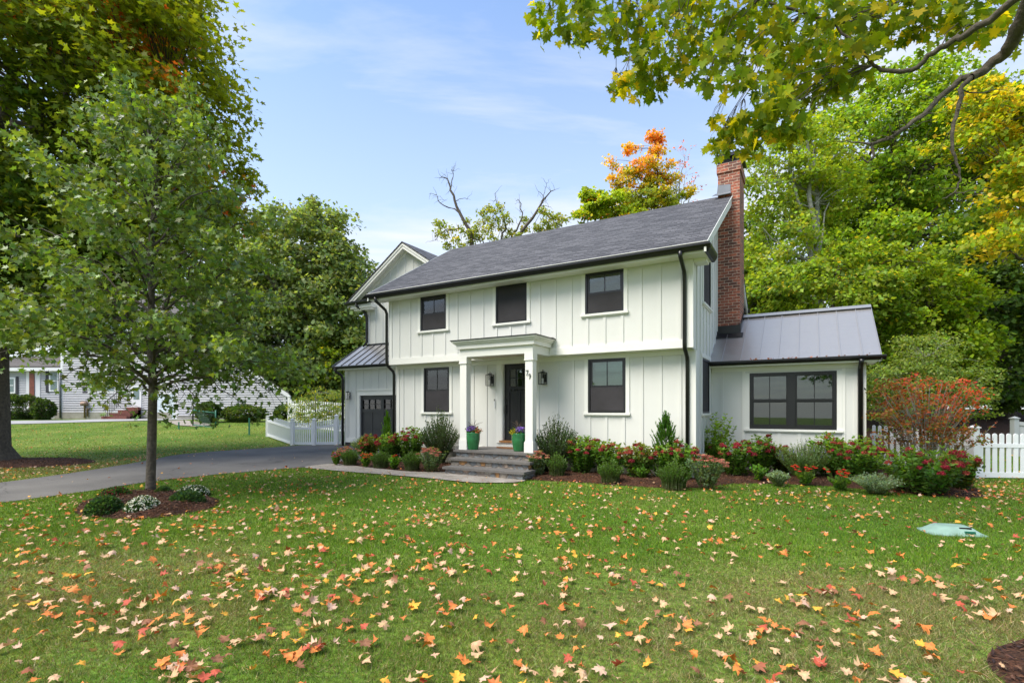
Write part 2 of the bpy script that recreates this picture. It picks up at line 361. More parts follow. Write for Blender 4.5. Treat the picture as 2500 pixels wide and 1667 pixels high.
def nrm(a): return a/np.maximum(np.linalg.norm(a, axis=1, keepdims=True), 1e-9)
def leafverts(P, D, Nn, S, tpl, fold=.25, curl=.0, width=None):
    """P positions, D tip directions, Nn normals, S sizes"""
    v, t = tpl; n = len(P); D = nrm(D); X = nrm(np.cross(D, Nn)); Z = np.cross(X, D)
    w = np.ones(n) if width is None else width
    S = np.asarray(S).reshape(n, 1, 1)
    fo = np.asarray(fold)*np.ones(n); cu = np.asarray(curl)*np.ones(n)
    x = v[None, :, 0:1]*w.reshape(n, 1, 1); y = v[None, :, 1:2]*np.ones((n, 1, 1))
    z = fo.reshape(n, 1, 1)*np.abs(x)+cu.reshape(n, 1, 1)*(y-.4)**2
    V = P[:, None, :]+S*(x*X[:, None, :]+y*D[:, None, :]+z*Z[:, None, :])
    T = (t[None]+(np.arange(n)*len(v))[:, None, None]).reshape(-1, 3)
    return V.reshape(-1, 3), T
class Leaves:
    def __init__(s): s.V = []; s.T = []; s.C = []; s.n = 0
    def add(s, P, D, Nn, S, cols, tpl, **kw):
        if len(P) == 0: return
        V, T = leafverts(np.asarray(P, float), np.asarray(D, float), np.asarray(Nn, float), S, tpl, **kw)
        s.V.append(V); s.T.append(T+s.n); s.n += len(V)
        s.C.append(np.repeat(cols, len(tpl[0]), axis=0))
    def build(s, name, mat, parent=None):
        if not s.V: return None
        return rawmesh(name, np.concatenate(s.V), np.concatenate(s.T), np.concatenate(s.C), mat, parent)
def rdir(n, r=rng): return nrm(r.normal(size=(n, 3)))
def jit(base, n, amt=.2, r=rng):
    base = np.asarray(base, float)
    b = np.broadcast_to(base, (n, 3)) if base.ndim == 1 else base
    return np.clip(b*(1+r.normal(size=(n, 1))*amt)*(1+r.normal(size=(n, 3))*amt*.35), .002, 1)
# ================================================================== THE HOUSE (a along the facade, b into the lot, z up)
TH = R(30.2); AX = (math.cos(TH), -math.sin(TH)); BX = (math.sin(TH), math.cos(TH))
def ab(a, b, z=0.): return (a*AX[0]+b*BX[0], a*AX[1]+b*BX[1], z)
def toab(x, y): return (x*AX[0]+y*AX[1], x*BX[0]+y*BX[1])
HO = (-6.3, 14.5, 0.)
house = root('farmhouse', ab(*HO[:2]), -TH, 'white board and batten two storey house with black windows and brick chimney', 'house')
def HB(): return MB(HO)
AL, AR, B1, B0, BBK = -10.52, -2.07, 10.98, 11.28, 18.1

class Wall:
    """a vertical wall: kind front/back (u=a) or right/left (u=b)"""
    def __init__(s, kind, plane): s.k = kind; s.p = plane
    def pt(s, u, z, d=0.):
        return {'front': (u, s.p-d, z), 'back': (u, s.p+d, z), 'right': (s.p+d, u, z), 'left': (s.p-d, u, z)}[s.k]
    def box(s, mb, u0, u1, z0, z1, d0, d1):
        x0, y0, _ = s.pt(u0, z0, d0); x1, y1, _ = s.pt(u1, z1, d1)
        mb.box(min(x0, x1), max(x0, x1), min(y0, y1), max(y0, y1), z0, z1)
    def strip(s, mb, u0, u1, zb, zt0, zt1, t=.12):
        e = Vector(s.pt(0, 0, -t))-Vector(s.pt(0, 0, 0))
        P = [s.pt(u0, zb), s.pt(u1, zb), s.pt(u1, zt1), s.pt(u0, zt0)]
        if s.k in ('back', 'right'): P = P
        mb.prism(P, e)
    def surface(s, mb, u0, u1, zb, top, holes=()):
        """top: function of u (piecewise linear, give its break points in top.br)"""
        br = sorted({u0, u1, *[h[0] for h in holes], *[h[1] for h in holes], *[b for b in getattr(top, 'br', ()) if u0 < b < u1]})
        for p, q in zip(br, br[1:]):
            hs = sorted([h for h in holes if h[0] <= p+1e-6 and h[1] >= q-1e-6], key=lambda h: h[2])
            z = zb
            for h in hs:
                if h[2] > z+1e-4: s.strip(mb, p, q, z, h[2], h[2])
                z = h[3]
            if top(p) > z+1e-4 or top(q) > z+1e-4: s.strip(mb, p, q, z, max(z, top(p)), max(z, top(q)))
    def battens(s, mb, us, zb, top, holes=(), w=.062, d=.02):
        for u in us:
            iv = [(zb, top(u))]
            for h in holes:
                if h[0]-.1 < u < h[1]+.1:
                    iv = [x for a_, b_ in iv for x in ((a_, min(b_, h[2]-.10)), (max(a_, h[3]+.0), b_)) if x[1]-x[0] > .05]
            for a_, b_ in iv: s.box(mb, u-w/2, u+w/2, a_, b_, .001, d)
def flat(z):
    f = lambda u: z
    return f

# ---- window builder
def window(W, u0, u1, z0, z1, style='blind', units=1, casing=.088, topcase=False, low_munt=False, parent=None, screen=True, off=None):
    def B(): return HB() if off is None else MB(off)
    par = parent or house; fw = .045
    f = B()
    uw = (u1-u0)/units
    W.box(f, u0, u0+fw, z0, z1, -.07, .012); W.box(f, u1-fw, u1, z0, z1, -.07, .012)
    W.box(f, u0+fw, u1-fw, z1-fw, z1, -.07, .012); W.box(f, u0+fw, u1-fw, z0, z0+fw, -.07, .012)
    if units == 2: W.box(f, u0+uw-.07, u0+uw+.07, z0+fw, z1-fw, -.07, .012)
    zm = z0+(z1-z0)*(.47 if not low_munt else .5)
    sash = B(); pane = B(); blind = B(); scr = B()
    for k in range(units):
        p = u0+k*uw+(fw if k == 0 else .07); q = u0+(k+1)*uw-(fw if k == units-1 else .07); sw = .042
        for a_, b_, c_, d_, dd in ((p, p+sw, zm, z1-fw, 0), (q-sw, q, zm, z1-fw, 0), (p+sw, q-sw, z1-fw-sw, z1-fw, 0), (p+sw, q-sw, zm, zm+.04, 0),
                                   (p, p+sw, z0+fw, zm, 1), (q-sw, q, z0+fw, zm, 1), (p+sw, q-sw, z0+fw, z0+fw+.06, 1), (p+sw, q-sw, zm-.04, zm, 1)):
            W.box(sash, a_, b_, c_, d_, -.05-.02*dd, -.012-.02*dd)
        m = (p+q)/2
        W.box(sash, m-.009, m+.009, zm+.04, z1-fw-sw, -.036, -.02)
        W.box(sash, m-.009, m+.009, z0+fw+.06, zm-.04, -.056, -.042)
        W.box(pane, p+sw, q-sw, zm+.04, z1-fw-sw, -.034, -.030); W.box(pane, p+sw, q-sw, z0+fw+.06, zm-.04, -.054, -.050)
        zb = z0+.1 if style in ('dim', 'low') else zm-.06
        if style == 'low': zb = zm+.1
        z = z1-.04; j = 0
        if style == 'roller': W.box(blind, p, q, zm+.03, z1-.04, -.11, -.106); z = -9
        while z > zb:
            W.box(blind, p, q, z-.052, z, -.11-.004*(j % 2), -.106-.004*(j % 2)); z -= .055; j += 1
        if screen: W.box(scr, p+.01, q-.01, z0+fw+.004, (zm if style != 'full' else z1-fw)-.002, -.01, -.007)
    fo = f.build('window', M['black'], par)
    sash.build('sash', M['black'], fo); pane.build('pane', M['glass'], fo)
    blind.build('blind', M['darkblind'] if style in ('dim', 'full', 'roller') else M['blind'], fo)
    if screen: scr.build('insect_screen', M['screen'], fo)
    s = B(); zc_ = z1+(.0 if not topcase else .09)
    for a_, b_ in ((u0-casing, u0-.001), (u1+.001, u1+casing)):
        c = B(); W.box(c, a_, b_, z0, zc_, .0, .026); c.build('window_casing', M['trim'], fo)
    if topcase: c = B(); W.box(c, u0-.001, u1+.001, z1+.001, z1+.09, .0, .026); c.build('window_casing', M['trim'], fo)
    W.box(s, u0-casing-.02, u1+casing+.02, z0-.05, z0-.001, .0, .06)
    W.box(s, u0-casing, u1+casing, z0-.075, z0-.05, .0, .035)
    s.build('window_sill', M['trim'], fo)
    return fo

ROOFM = .594
mainroof = lambda b: 4.80+ROOFM*(b-10.55) if b < 14.55 else 4.80+ROOFM*(18.55-b)
side_top = lambda b: mainroof(b)-.10
side_top.br = (14.55,)
up_w = [(-9.34, -8.44, 3.66, 4.61), (-6.86, -5.96, 3.66, 4.61), (-4.43, -3.52, 3.67, 4.63)]
lo_w = [(-9.47, -8.56, 1.41, 2.68), (-4.48, -3.57, 1.41, 2.68)]
door_h = (-6.85, -5.94, .60, 2.66)
sd_w = [(12.05, 13.06, 1.40, 2.66), (12.22, 13.24, 3.93, 5.19)]
w = HB()
Wl = Wall('front', B0); Wu = Wall('front', B1); Ws = Wall('right', AR); Wsl = Wall('left', AL); Wb = Wall('back', BBK)
Wl.surface(w, AL, AR, .42, flat(2.775), lo_w+[door_h]); Wu.surface(w, AL, AR, 2.78, flat(4.70), up_w)
Wl.battens(w, [-2.37-.415*i for i in range(20) if abs(-2.37-.415*i+6.4) > .62 or True], .47, flat(2.66), lo_w+[(-7.02, -5.78, .3, 2.75)])
Wu.battens(w, [-2.32-.4115*i for i in range(20)], 2.951, flat(4.62), up_w)
t2 = lambda b: side_top(b); t2.br = (14.55,)
Ws.surface(w, B0, BBK, .42, side_top, sd_w)
Ws.surface(w, B1, B0-.001, 2.78, side_top, [])
Ws.battens(w, [11.47+.41*i for i in range(7)], .47, lambda u: 3.52, sd_w[:1])
Ws.battens(w, [11.47+.41*i for i in range(16)], 3.54, lambda u: side_top(u)-.02, sd_w[1:])
Wsl.surface(w, B0, BBK, .42, side_top, []); Wsl.surface(w, B1, B0-.001, 2.78, side_top, []); Wb.surface(w, AL, AR, .42, flat(4.7), [])
w.build('siding', M['siding'], house)
g = HB()      # foundation and floors
g.box(AL+.06, AR-.06, B0+.06, BBK-.06, -.2, .44)
g.build('foundation', M['concrete'], house)
fl = HB(); fl.box(AL+.2, AR-.2, B1+.2, BBK-.2, 2.80, 2.9); fl.box(AL+.2, AR-.2, B0+.2, BBK-.2, .46, .5)
fl.build('floor', M['wood'], house)
# ---- trim boards
t = HB()
Wu.box(t, AL, AR+.03, 2.775, 2.95, .0, .03)                   # band at the overhang
Wu.box(t, AL-.0, AR, 4.615, 4.70, .0, .03)                    # frieze
Wl.box(t, AL, AR, 2.665, 2.765, .0, .024)
Wl.box(t, AL, AR+.02, .40, .50, .0, .035)                     # water table
t.box(AL, AR-.001, B1+.02, B0-.025, 2.765, 2.777)             # soffit of the overhang
for W_, z0, z1 in ((Wl, .50, 2.665), (Wu, 2.95, 4.615)):
    W_.box(t, AL, AL+.12, z0, z1, .0, .027); W_.box(t, AR-.13, AR+.026, z0, z1, .0, .027)
Ws.box(t, B0, B0+.12, .42, 2.75, .0, .026); Ws.box(t, B1+.001, B1+.11, 2.80, 4.9, .0, .026)
Ws.box(t, BBK-.12, BBK, .42, 4.6, .0, .026); Ws.box(t, B0+.12, BBK-.12, .40, .50, .0, .03)
Ws.box(t, 11.94, 13.2, 2.665, 2.76, .0, .03)
t.build('trim_board', M['trim'], house)

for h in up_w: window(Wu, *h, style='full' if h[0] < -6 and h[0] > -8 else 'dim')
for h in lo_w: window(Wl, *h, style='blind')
for h in sd_w: window(Ws, *h, style='full', topcase=True)

# ---- main roof
def slab(mb, pts, th):       # roof slope given as a quad (a,b,z), thickened downwards
    mb.prism(pts, (0, 0, -th))
rf = HB(); E0, E1 = -10.93, -1.70
slab(rf, [(E0, 10.50, 4.775), (E1, 10.50, 4.775), (E1, 14.55, 7.18), (E0, 14.55, 7.18)], .035)
slab(rf, [(E0, 14.55, 7.18), (E1, 14.55, 7.18), (E1, 18.6, 4.775), (E0, 18.6, 4.775)], .035)
rfo = rf.build('roof', M['shingle'], house)
m = HB(); m.box(E0-.005, E1+.005, 10.475, 10.52, 4.776, 4.786); m.prism([(E0-.012, 10.49, 4.74), (E0-.012, 14.55, 7.15), (E0-.012, 14.55, 7.19), (E0-.012, 10.49, 4.785)], (.010, 0, 0)); m.prism([(E1+.002, 10.49, 4.74), (E1+.002, 14.55, 7.15), (E1+.002, 14.55, 7.19), (E1+.002, 10.49, 4.785)], (.010, 0, 0)); m.build('drip_edge', M['trim'], rfo)
t = HB()
t.box(E0+.05, E1-.06, 10.585, 10.98-.032, 4.60, 4.735)         # boxed eave
t.box(AR+.03, E1-.06, 10.95, 11.42, 4.60, 4.82)                # cornice return
t.box(AR+.03, E1-.10, 11.0, 11.36, 4.54, 4.60)
for x0, x1 in ((E1-.055, E1-.015), (E0+.015, E0+.055)):
    for b0_, b1_ in ((10.5, 14.55), (14.55, 18.6)):
        z0_, z1_ = mainroof(b0_)-.055, mainroof(b1_)-.055
        t.prism([(x0, b0_, z0_), (x0, b1_, z1_), (x0, b1_, z1_-.19), (x0, b0_, z0_-.13)], (x1-x0, 0, 0))
for x0, x1 in ((AR+.03, E1-.06), (E0+.06, AL-.01)):            # sloping soffit under the rake
    for b0_, b1_ in ((10.95, 14.55), (14.55, 18.5)):
        z0_, z1_ = mainroof(b0_)-.12, mainroof(b1_)-.12
        t.prism([(x0, b0_, z0_), (x0, b1_, z1_), (x0, b1_, z1_-.03), (x0, b0_, z0_-.03)], (x1-x0, 0, 0))
t.build('eave_trim', M['trim'], house)
def gutter(mb, a0, a1, b, z, wd=.12, h=.125):     # runs along a, open towards the roof
    prof = [(0, 0), (.0, -h), (-.5*wd, -h), (-.72*wd, -.62*h), (-wd, -.35*h), (-wd, 0), (-wd+.012, 0), (-wd+.012, -.33*h), (-.7*wd, -.55*h), (-.48*wd, -h+.012), (-.012, -h+.012), (-.012, 0)]
    mb.prism([(a0, b+p, z+q) for p, q in prof], (a1-a0, 0, 0))
gt = HB(); gutter(gt, E0-.03, E1+.06, 10.58, 4.765)
gt.prism([(E1-.055, 10.585, 4.66), (E1-.055, 10.585, 4.60), (E1+.0, 10.585, 4.60), (E1+.055, 10.585, 4.69), (E1+.055, 10.585, 4.765), (E1-.055, 10.585, 4.765)], (0, .86, 0))
gt.build('gutter', M['black'], house)
gt = HB(); gt.prism([(E1-.05, 18.45, 4.66), (E1+.05, 18.45, 4.70), (E1+.05, 18.45, 4.78), (E1-.05, 18.45, 4.78)], (0, .2, 0))
gt.box(AR+.03, E1-.051, 18.1, 18.6, 4.60, 4.76); gt.build('rear_gutter', M['black'], house)
def spout(pts, name='downspout', w_=.042):
    m = HB(); m.tube(pts, w_, 8); 
    for z in (1.2, 3.6):
        P = [p for p in pts]
    return m.build(name, M['black'], house)
spout([(-2.21, 10.50, 4.66), (-2.21, 10.52, 4.56), (-2.21, 10.86, 4.36), (-2.21, 10.915, 4.26), (-2.21, 10.915, 2.86), (-2.21, 10.94, 2.76), (-2.21, 11.18, 2.60), (-2.21, 11.215, 2.5), (-2.21, 11.215, .15)])
spout([(-10.62, 10.50, 4.66), (-10.60, 10.52, 4.56), (-10.56, 10.86, 4.36), (-10.56, 10.915, 4.26), (-10.56, 10.915, 2.86), (-10.56, 10.94, 2.76), (-10.56, 11.18, 2.60), (-10.56, 11.215, 2.5), (-10.56, 11.215, .15)])

# ---- chimney
CA0, CA1, CB0, CB1 = -2.05, -1.52, 14.35, 15.35
ch = HB(); ch.box(CA0, CA1, CB0, CB1, 0, 7.70); ch.box(CA0-.03, CA1+.03, CB0-.03, CB1+.03, 7.701, 7.93)
cho = ch.build('chimney', M['brick'], house)
m = HB(); m.box(CA0-.0, CA1+.0, CB0, CB1, 7.931, 7.955); m.build('mortar_cap', M['mortarcap'], cho)
m = HB()
m.prism([(CA0-.06, CB0-.06, 8.16), (CA1+.07, CB0-.06, 8.16), (CA1+.07, CB1+.07, 8.16), (CA0-.06, CB1+.07, 8.16)], (0, 0, .02))
for x, y in ((CA0+.04, CB0+.03), (CA1-.04, CB0+.03), (CA0+.04, CB1-.03), (CA1-.04, CB1-.03)): m.box(x-.012, x+.012, y-.012, y+.012, 7.95, 8.161)
m.box(CA0-.055, CA1+.065, CB0-.055, CB0-.04, 8.10, 8.159); m.box(CA1+.05, CA1+.065, CB0-.039, CB1+.06, 8.10, 8.159)
for i in range(15):
    x = CA0+.05+i*(CA1-CA0-.1)/14; m.box(x-.004, x+.004, CB0+.03, CB0+.036, 7.955, 8.1)
for i in range(22):
    y = CB0+.05+i*(CB1-CB0-.1)/21; m.box(CA1-.036, CA1-.03, y-.004, y+.004, 7.955, 8.1)
for i in range(4):
    z = 7.975+i*.034; m.box(CA0+.05, CA1-.05, CB0+.037, CB0+.041, z, z+.006)
m.build('spark_arrestor', M['black'], cho)
m = HB()        # lead apron where roof meets chimney
m.prism([(CA0-.03, CB0-.012, 7.13), (CA0+.31, CB0-.012, 7.13), (CA0+.31, CB0-.012, 7.37), (CA0-.0, CB0-.012, 7.40)], (0, .010, 0))
m.prism([(CA0-.12, CB0-.16, 7.075), (CA0+.33, CB0-.16, 7.075), (CA0+.33, CB0-.02, 7.165), (CA0-.06, CB0-.02, 7.17)], (0, 0, .012))
m.build('lead_flashing', M['lead'], cho)
wroof = lambda b: 2.63+.652*(b-13.08)
m = HB()
m.box(CA0-.02, CA1+.02, CB0-.025, CB0+.3, 3.30, 3.68); m.box(CA1-.01, CA1+.019, CB0-.02, CB1, 3.4, 3.72)
m.prism([(CA0-.05, CB0-.22, 3.33), (CA1+.09, CB0-.22, 3.33), (CA1+.09, CB0-.026, 3.46), (CA0-.05, CB0-.026, 3.46)], (0, 0, .014))
m.prism([(CA1+.021, CB0-.03, wroof(CB0)-.03), (CA1+.021, 15.2, 4.01), (CA1+.021, 15.2, 4.2), (CA1+.021, CB0-.03, 3.62)], (.006, 0, 0))
m.build('base_flashing', M['black'], cho)

# ---- sunroom wing
WB, WA = 13.37, 1.07
Ww = Wall('front', WB); Wr = Wall('right', WA); Wwb = Wall('back', 17.0)
ww = (-1.20, .56, 1.03, 2.35)
w = HB(); Ww.surface(w, AR+.001, WA, .38, flat(2.52), [ww])
Ww.battens(w, [-1.81, .91], .42, flat(2.40), []); Ww.battens(w, [-.99, -.57, -.16, .28], .42, flat(.95), [])
tp = lambda b: min(wroof(b), wroof(15.2)-(b-15.2)*.652)-.1; tp.br = (15.2,)
Wr.surface(w, WB, 17.0, .38, tp, []); Wr.battens(w, [13.8+.41*i for i in range(8)], .42, lambda u: tp(u)-.02)
Wwb.surface(w, AR, WA, .38, flat(2.5), [])
w.build('sunroom_siding', M['siding'], house)
m = HB(); m.box(AR, WA-.06, WB+.06, 16.9, -.2, .40); m.build('sunroom_foundation', M['concrete'], house)
t = HB(); Ww.box(t, AR+.03, WA+.02, 2.402, 2.52, 0, .03); Ww.box(t, AR+.03, WA, .36, .42, 0, .035)
Ww.box(t, WA-.11, WA+.026, .42, 2.40, 0, .027); Ww.box(t, -1.36, -1.30, .42, 2.40, 0, .02); Ww.box(t, .655, .72, .42, 2.40, 0, .02)
Wr.box(t, WB, WB+.11, .38, 2.5, 0, .026)
t.box(AR+.03, 1.28, 13.10, WB-.031, 2.50, 2.56)
t.box(WA+.03, 1.25, 13.15, 13.62, 2.47, 2.60)
for b0_, b1_ in ((13.1, 15.2), (15.2, 17.2)):
    z0_, z1_ = [min(wroof(b), wroof(15.2)-(b-15.2)*.652)-.05 for b in (b0_, b1_)]
    t.prism([(1.29, b0_, z0_), (1.29, b1_, z1_), (1.29, b1_, z1_-.15), (1.29, b0_, z0_-.1)], (.03, 0, 0))
    t.prism([(WA+.03, b0_+.05, z0_-.05), (WA+.03, b1_, z1_-.08), (WA+.03, b1_, z1_-.11), (WA+.03, b0_+.05, z0_-.08)], (.255, 0, 0))
t.build('sunroom_trim', M['trim'], house)
window(Ww, *ww, style='roller', units=2, casing=.10, low_munt=True, screen=False)
r_ = HB(); slab(r_, [(AR+.001, 13.04, wroof(13.04)), (1.33, 13.04, wroof(13.04)), (1.33, 15.2, wroof(15.2)), (AR+.001, 15.2, wroof(15.2))], .03)
slab(r_, [(AR+.001, 15.2, wroof(15.2)), (1.33, 15.2, wroof(15.2)), (1.33, 17.3, wroof(13.1)), (AR+.001, 17.3, wroof(13.1))], .03)
ro = r_.build('metal_roof', M['metal'], house)
m = HB()
def seam(mb, a, b0_, z0_, b1_, z1_): mb.prism([(a-.008, b0_, z0_), (a+.008, b0_, z0_), (a+.008, b0_, z0_+.032), (a-.008, b0_, z0_+.032)], (0, b1_-b0_, z1_-z0_))
for a in [-1.38+.4*i for i in range(7)]+[-1.8]:
    seam(m, a, 13.05, wroof(13.05), 15.16 if a > -1.5 else 14.3, wroof(15.16 if a > -1.5 else 14.3))
m.prism([(1.331, 13.04, wroof(13.04)-.06), (1.331, 15.2, wroof(15.2)-.06), (1.331, 15.2, wroof(15.2)+.02), (1.331, 13.04, wroof(13.04)+.02)], (.014, 0, 0))
m.build('roof_seam', M['metal'], ro)
m = HB(); m.prism([(-1.6, 15.05, wroof(15.2)-.04), (-1.6, 15.2, wroof(15.2)+.055), (-1.6, 15.35, wroof(15.2)-.04)], (2.94, 0, 0)); m.build('ridge_cap', M['metal'], ro)
gt = HB(); gutter(gt, AR-.03, 1.42, 13.12, 2.635, .125, .10); gt.build('sunroom_gutter', M['black'], house)
spout([(.99, 13.05, 2.56), (.99, 13.06, 2.5), (.99, 13.24, 2.42), (.99, 13.30, 2.34), (.99, 13.30, .12)], w_=.05)

# ---- garage wing with upper storey
GB, GA = 14.4, -16.2; G2 = 15.5
gd = (-15.35, -13.05, .03, 2.03)
Wg = Wall('front', GB); W2 = Wall('front', G2); Wgl = Wall('left', GA); W2l = Wall('left', -16.1)
RG = lambda a: 8.08-.665*abs(a+13.84)
w = HB(); Wg.surface(w, GA, AL-.13, .1, flat(3.14), [gd])
Wg.battens(w, [-16.02+.41*i for i in range(14)], .36, flat(3.02), [(gd[0]-.1, gd[1]+.1, 0, 2.24)])
gt2 = lambda a: RG(a)-.1; gt2.br = (-13.84,)
W2.surface(w, -16.1, -11.1, 3.2, gt2, []); W2.battens(w, [-15.64+.41*i for i in range(11)], 4.2, lambda u: RG(u)-.24)
Wgl.surface(w, GB, 21.5, .1, flat(3.14), []); W2l.surface(w, G2, 21.5, 3.0, flat(5.9), [])
Wall('right', -11.1).surface(w, G2, 21.5, 3.0, flat(6.1), []); Wall('back', 21.5).surface(w, GA, -11.1, .1, gt2, [])
w.build('garage_siding', M['siding'], house)
m = HB(); m.box(GA+.03, gd[0]-.12, GB-.03, GB+.3, -.2, .16); m.build('garage_foundation', M['black'], house)
m = HB(); m.box(GA+.2, AL-.2, GB+4.5, GB+4.6, 0, 3); m.build('garage_back_partition', M['blackdoor'], house)
t = HB()
Wg.box(t, GA, AL-.13, 3.03, 3.14, 0, .03); Wg.box(t, GA, GA+.12, .33, 3.03, 0, .026); Wg.box(t, GA, gd[0]-.14, .16, .33, 0, .03)
Wg.box(t, gd[0]-.13, gd[0], .03, 2.22, 0, .04); Wg.box(t, gd[1], gd[1]+.13, .03, 2.22, 0, .04); Wg.box(t, gd[0], gd[1], 2.03, 2.22, 0, .04)
Wg.box(t, gd[0]-.16, gd[1]+.16, 2.22, 2.26, 0, .06)
t.box(GA-.2, AL-.1, 14.12, GB-.031, 3.06, 3.12)
W2.box(t, -16.1, -15.98, 4.2, 5.8, 0, .026)
t.box(-16.75, -15.55, 15.16, 15.62, 5.72, 5.86); t.box(-16.6, -15.62, 15.2, G2-.03, 5.64, 5.72)
for s_ in (-1, 1):
    for dz, dp, bb in ((.03, .21, 15.18), (.03, .09, 15.155)):
        p0 = (-13.84, bb, 8.08-dz); p1 = (-13.84+s_*3.1, bb, RG(-13.84+3.1)-dz)
        t.prism([p0, p1, (p1[0], bb, p1[2]-dp), (p0[0], bb, p0[2]-dp)], (0, .03 if dp > .1 else .024, 0))
    p0 = (-13.84, 15.21, 8.08-.13); p1 = (-13.84+s_*3.05, 15.21, RG(-13.84+3.05)-.13)
    t.prism([p0, p1, (p1[0], p1[1], p1[2]-.03), (p0[0], p0[1], p0[2]-.03)], (0, .285, 0))
    q0 = (-13.84, G2-.03, 8.08-.16); q1 = (-13.84+s_*2.2, G2-.03, RG(-13.84+2.2)-.16)
    t.prism([q0, q1, (q1[0], q1[1], q1[2]-.17), (q0[0], q0[1], q0[2]-.17)], (0, .028, 0))
t.build('garage_trim', M['trim'], house)
r_ = HB()
for s_ in (-1, 1):
    e = -13.84+s_*3.14
    slab(r_, [(-13.84, 15.13, 8.11), (e, 15.13, RG(e)+.03), (e, 22, RG(e)+.03), (-13.84, 22, 8.11)] if s_ < 0 else [(-13.84, 15.13, 8.11), (-13.84, 22, 8.11), (e, 22, RG(e)+.03), (e, 15.13, RG(e)+.03)], .04)
r_.build('garage_roof', M['shingle'], house)
srf = lambda b: 3.21+.66*(b-14.05)
r_ = HB(); slab(r_, [(-16.5, 14.03, srf(14.03)), (AL-.12, 14.03, srf(14.03)), (AL-.12, G2-.001, srf(G2)), (-16.5, G2-.001, srf(G2))], .03)
ro = r_.build('metal_roof', M['metal'], house, label='dark standing seam metal roof above the garage door')
m = HB()
for i in range(14): seam(m, -16.46+.415*i, 14.04, srf(14.04), G2-.01, srf(G2-.01))
m.box(-16.1, -11.2, G2-.03, G2-.002, srf(G2)-.02, srf(G2)+.06)
m.build('roof_seam', M['black'], ro)
gt = HB(); gutter(gt, -16.56, AL-.1, 14.12, 3.20, .11, .10)
gt.prism([(-16.56, 14.02, 3.17), (-16.5, 14.02, 3.17), (-16.5, 15.5, 4.12), (-16.56, 15.5, 4.12)], (0, 0, .05))
gt.build('garage_gutter', M['black'], house)
gt = HB(); gutter(gt, -17.02, -15.5, 15.16, 5.98, .12, .10)
gt.prism([(-17.0, 15.02, 5.985), (-15.45, 15.02, 5.985), (-15.7, 15.3, 6.08), (-16.9, 15.3, 6.08)], (0, 0, .015))
gt.prism([(-17.03, 15.1, 5.92), (-16.93, 15.1, 5.92), (-16.93, 15.1, 6.0), (-17.03, 15.1, 6.0)], (0, 6, 0))
gt.build('gable_gutter', M['black'], house)
spout([(-16.35, 15.1, 5.9), (-16.33, 15.12, 5.8), (-16.12, 15.35, 5.6), (-16.06, 15.42, 5.45), (-16.06, 15.42, 4.3), (-16.15, 15.3, 4.12)], w_=.05)
spout([(-16.42, 14.06, 3.12), (-16.40, 14.08, 3.0), (-16.3, 14.28, 2.85), (-16.27, 14.33, 2.7), (-16.27, 14.33, .02)], w_=.055)
# garage door
m = HB(); Wd = Wall('front', GB+.06)
Wd.box(m, gd[0], gd[1], gd[2], 1.46, -.04, 0); Wd.box(m, gd[0], gd[1], 1.92, gd[3], -.04, 0)
wd = (gd[1]-gd[0]); nb = 4
for i in range(3):
    u = gd[0]+wd*i/2; a_, b_ = max(gd[0], u-.08), min(gd[1], u+.08); Wd.box(m, a_, b_, gd[2], gd[3]-.001, .0, .025)
for z0, z1 in ((.03, .12), (.74, .76), (1.36, 1.50), (1.86, 2.02)): Wd.box(m, gd[0]+.05, gd[1]-.05, z0, z1, .0, .018)
for i in range(2):
    u = gd[0]+wd*(i+.5)/2; Wd.box(m, u-.04, u+.04, .12, 1.36, 0, .012)
    for k in (-1, 1): Wd.box(m, u+k*.165-.010, u+k*.165+.010, 1.5, 1.86, -.02, .012)
    Wd.box(m, gd[0]+wd*i/2+.08, gd[0]+wd*(i+1)/2-.08, 1.67, 1.69, -.02, .011)
gdo = m.build('garage_door', M['garagedoor'], house)
m = HB(); Wd.box(m, gd[0]+.05, gd[1]-.05, 1.47, 1.91, -.03, -.026); m.build('pane', M['glass'], gdo)

# ---- portico
CB = 10.10
t = HB()
t.box(-7.36, -5.34, CB, CB+.16, 2.76, 2.95); t.box(-7.36, -7.20, CB+.161, B1-.031, 2.76, 2.95); t.box(-5.50, -5.34, CB+.161, B1-.031, 2.76, 2.95)
t.box(-7.42, -5.28, CB-.06, B1-.031, 2.951, 3.05)
t.box(-7.45, -5.25, CB-.09, B1-.031, 3.051, 3.08); t.box(-7.48, -5.22, CB-.12, B1-.031, 3.081, 3.11); t.box(-7.51, -5.19, CB-.15, B1-.031, 3.111, 3.14)
po = t.build('portico_canopy', M['trim'], house)
m = HB(); m.prism([(-7.53, CB-.17, 3.141), (-5.17, CB-.17, 3.141), (-5.17, B1-.002, 3.141), (-7.53, B1-.002, 3.141)], (0, 0, .022))
m.prism([(-7.5, B1-.03, 3.164), (-5.2, B1-.03, 3.164), (-5.2, B1-.002, 3.2), (-7.5, B1-.002, 3.2)], (0, 0, .01)); m.build('canopy_roof', M['black'], po)
m = HB(); m.box(-7.199, -5.501, CB+.162, B0-.03, 2.80, 2.82); m.build('canopy_ceiling', pmat('pale_pink_ceiling', (.62, .53, .47), .6), po)
cols = []
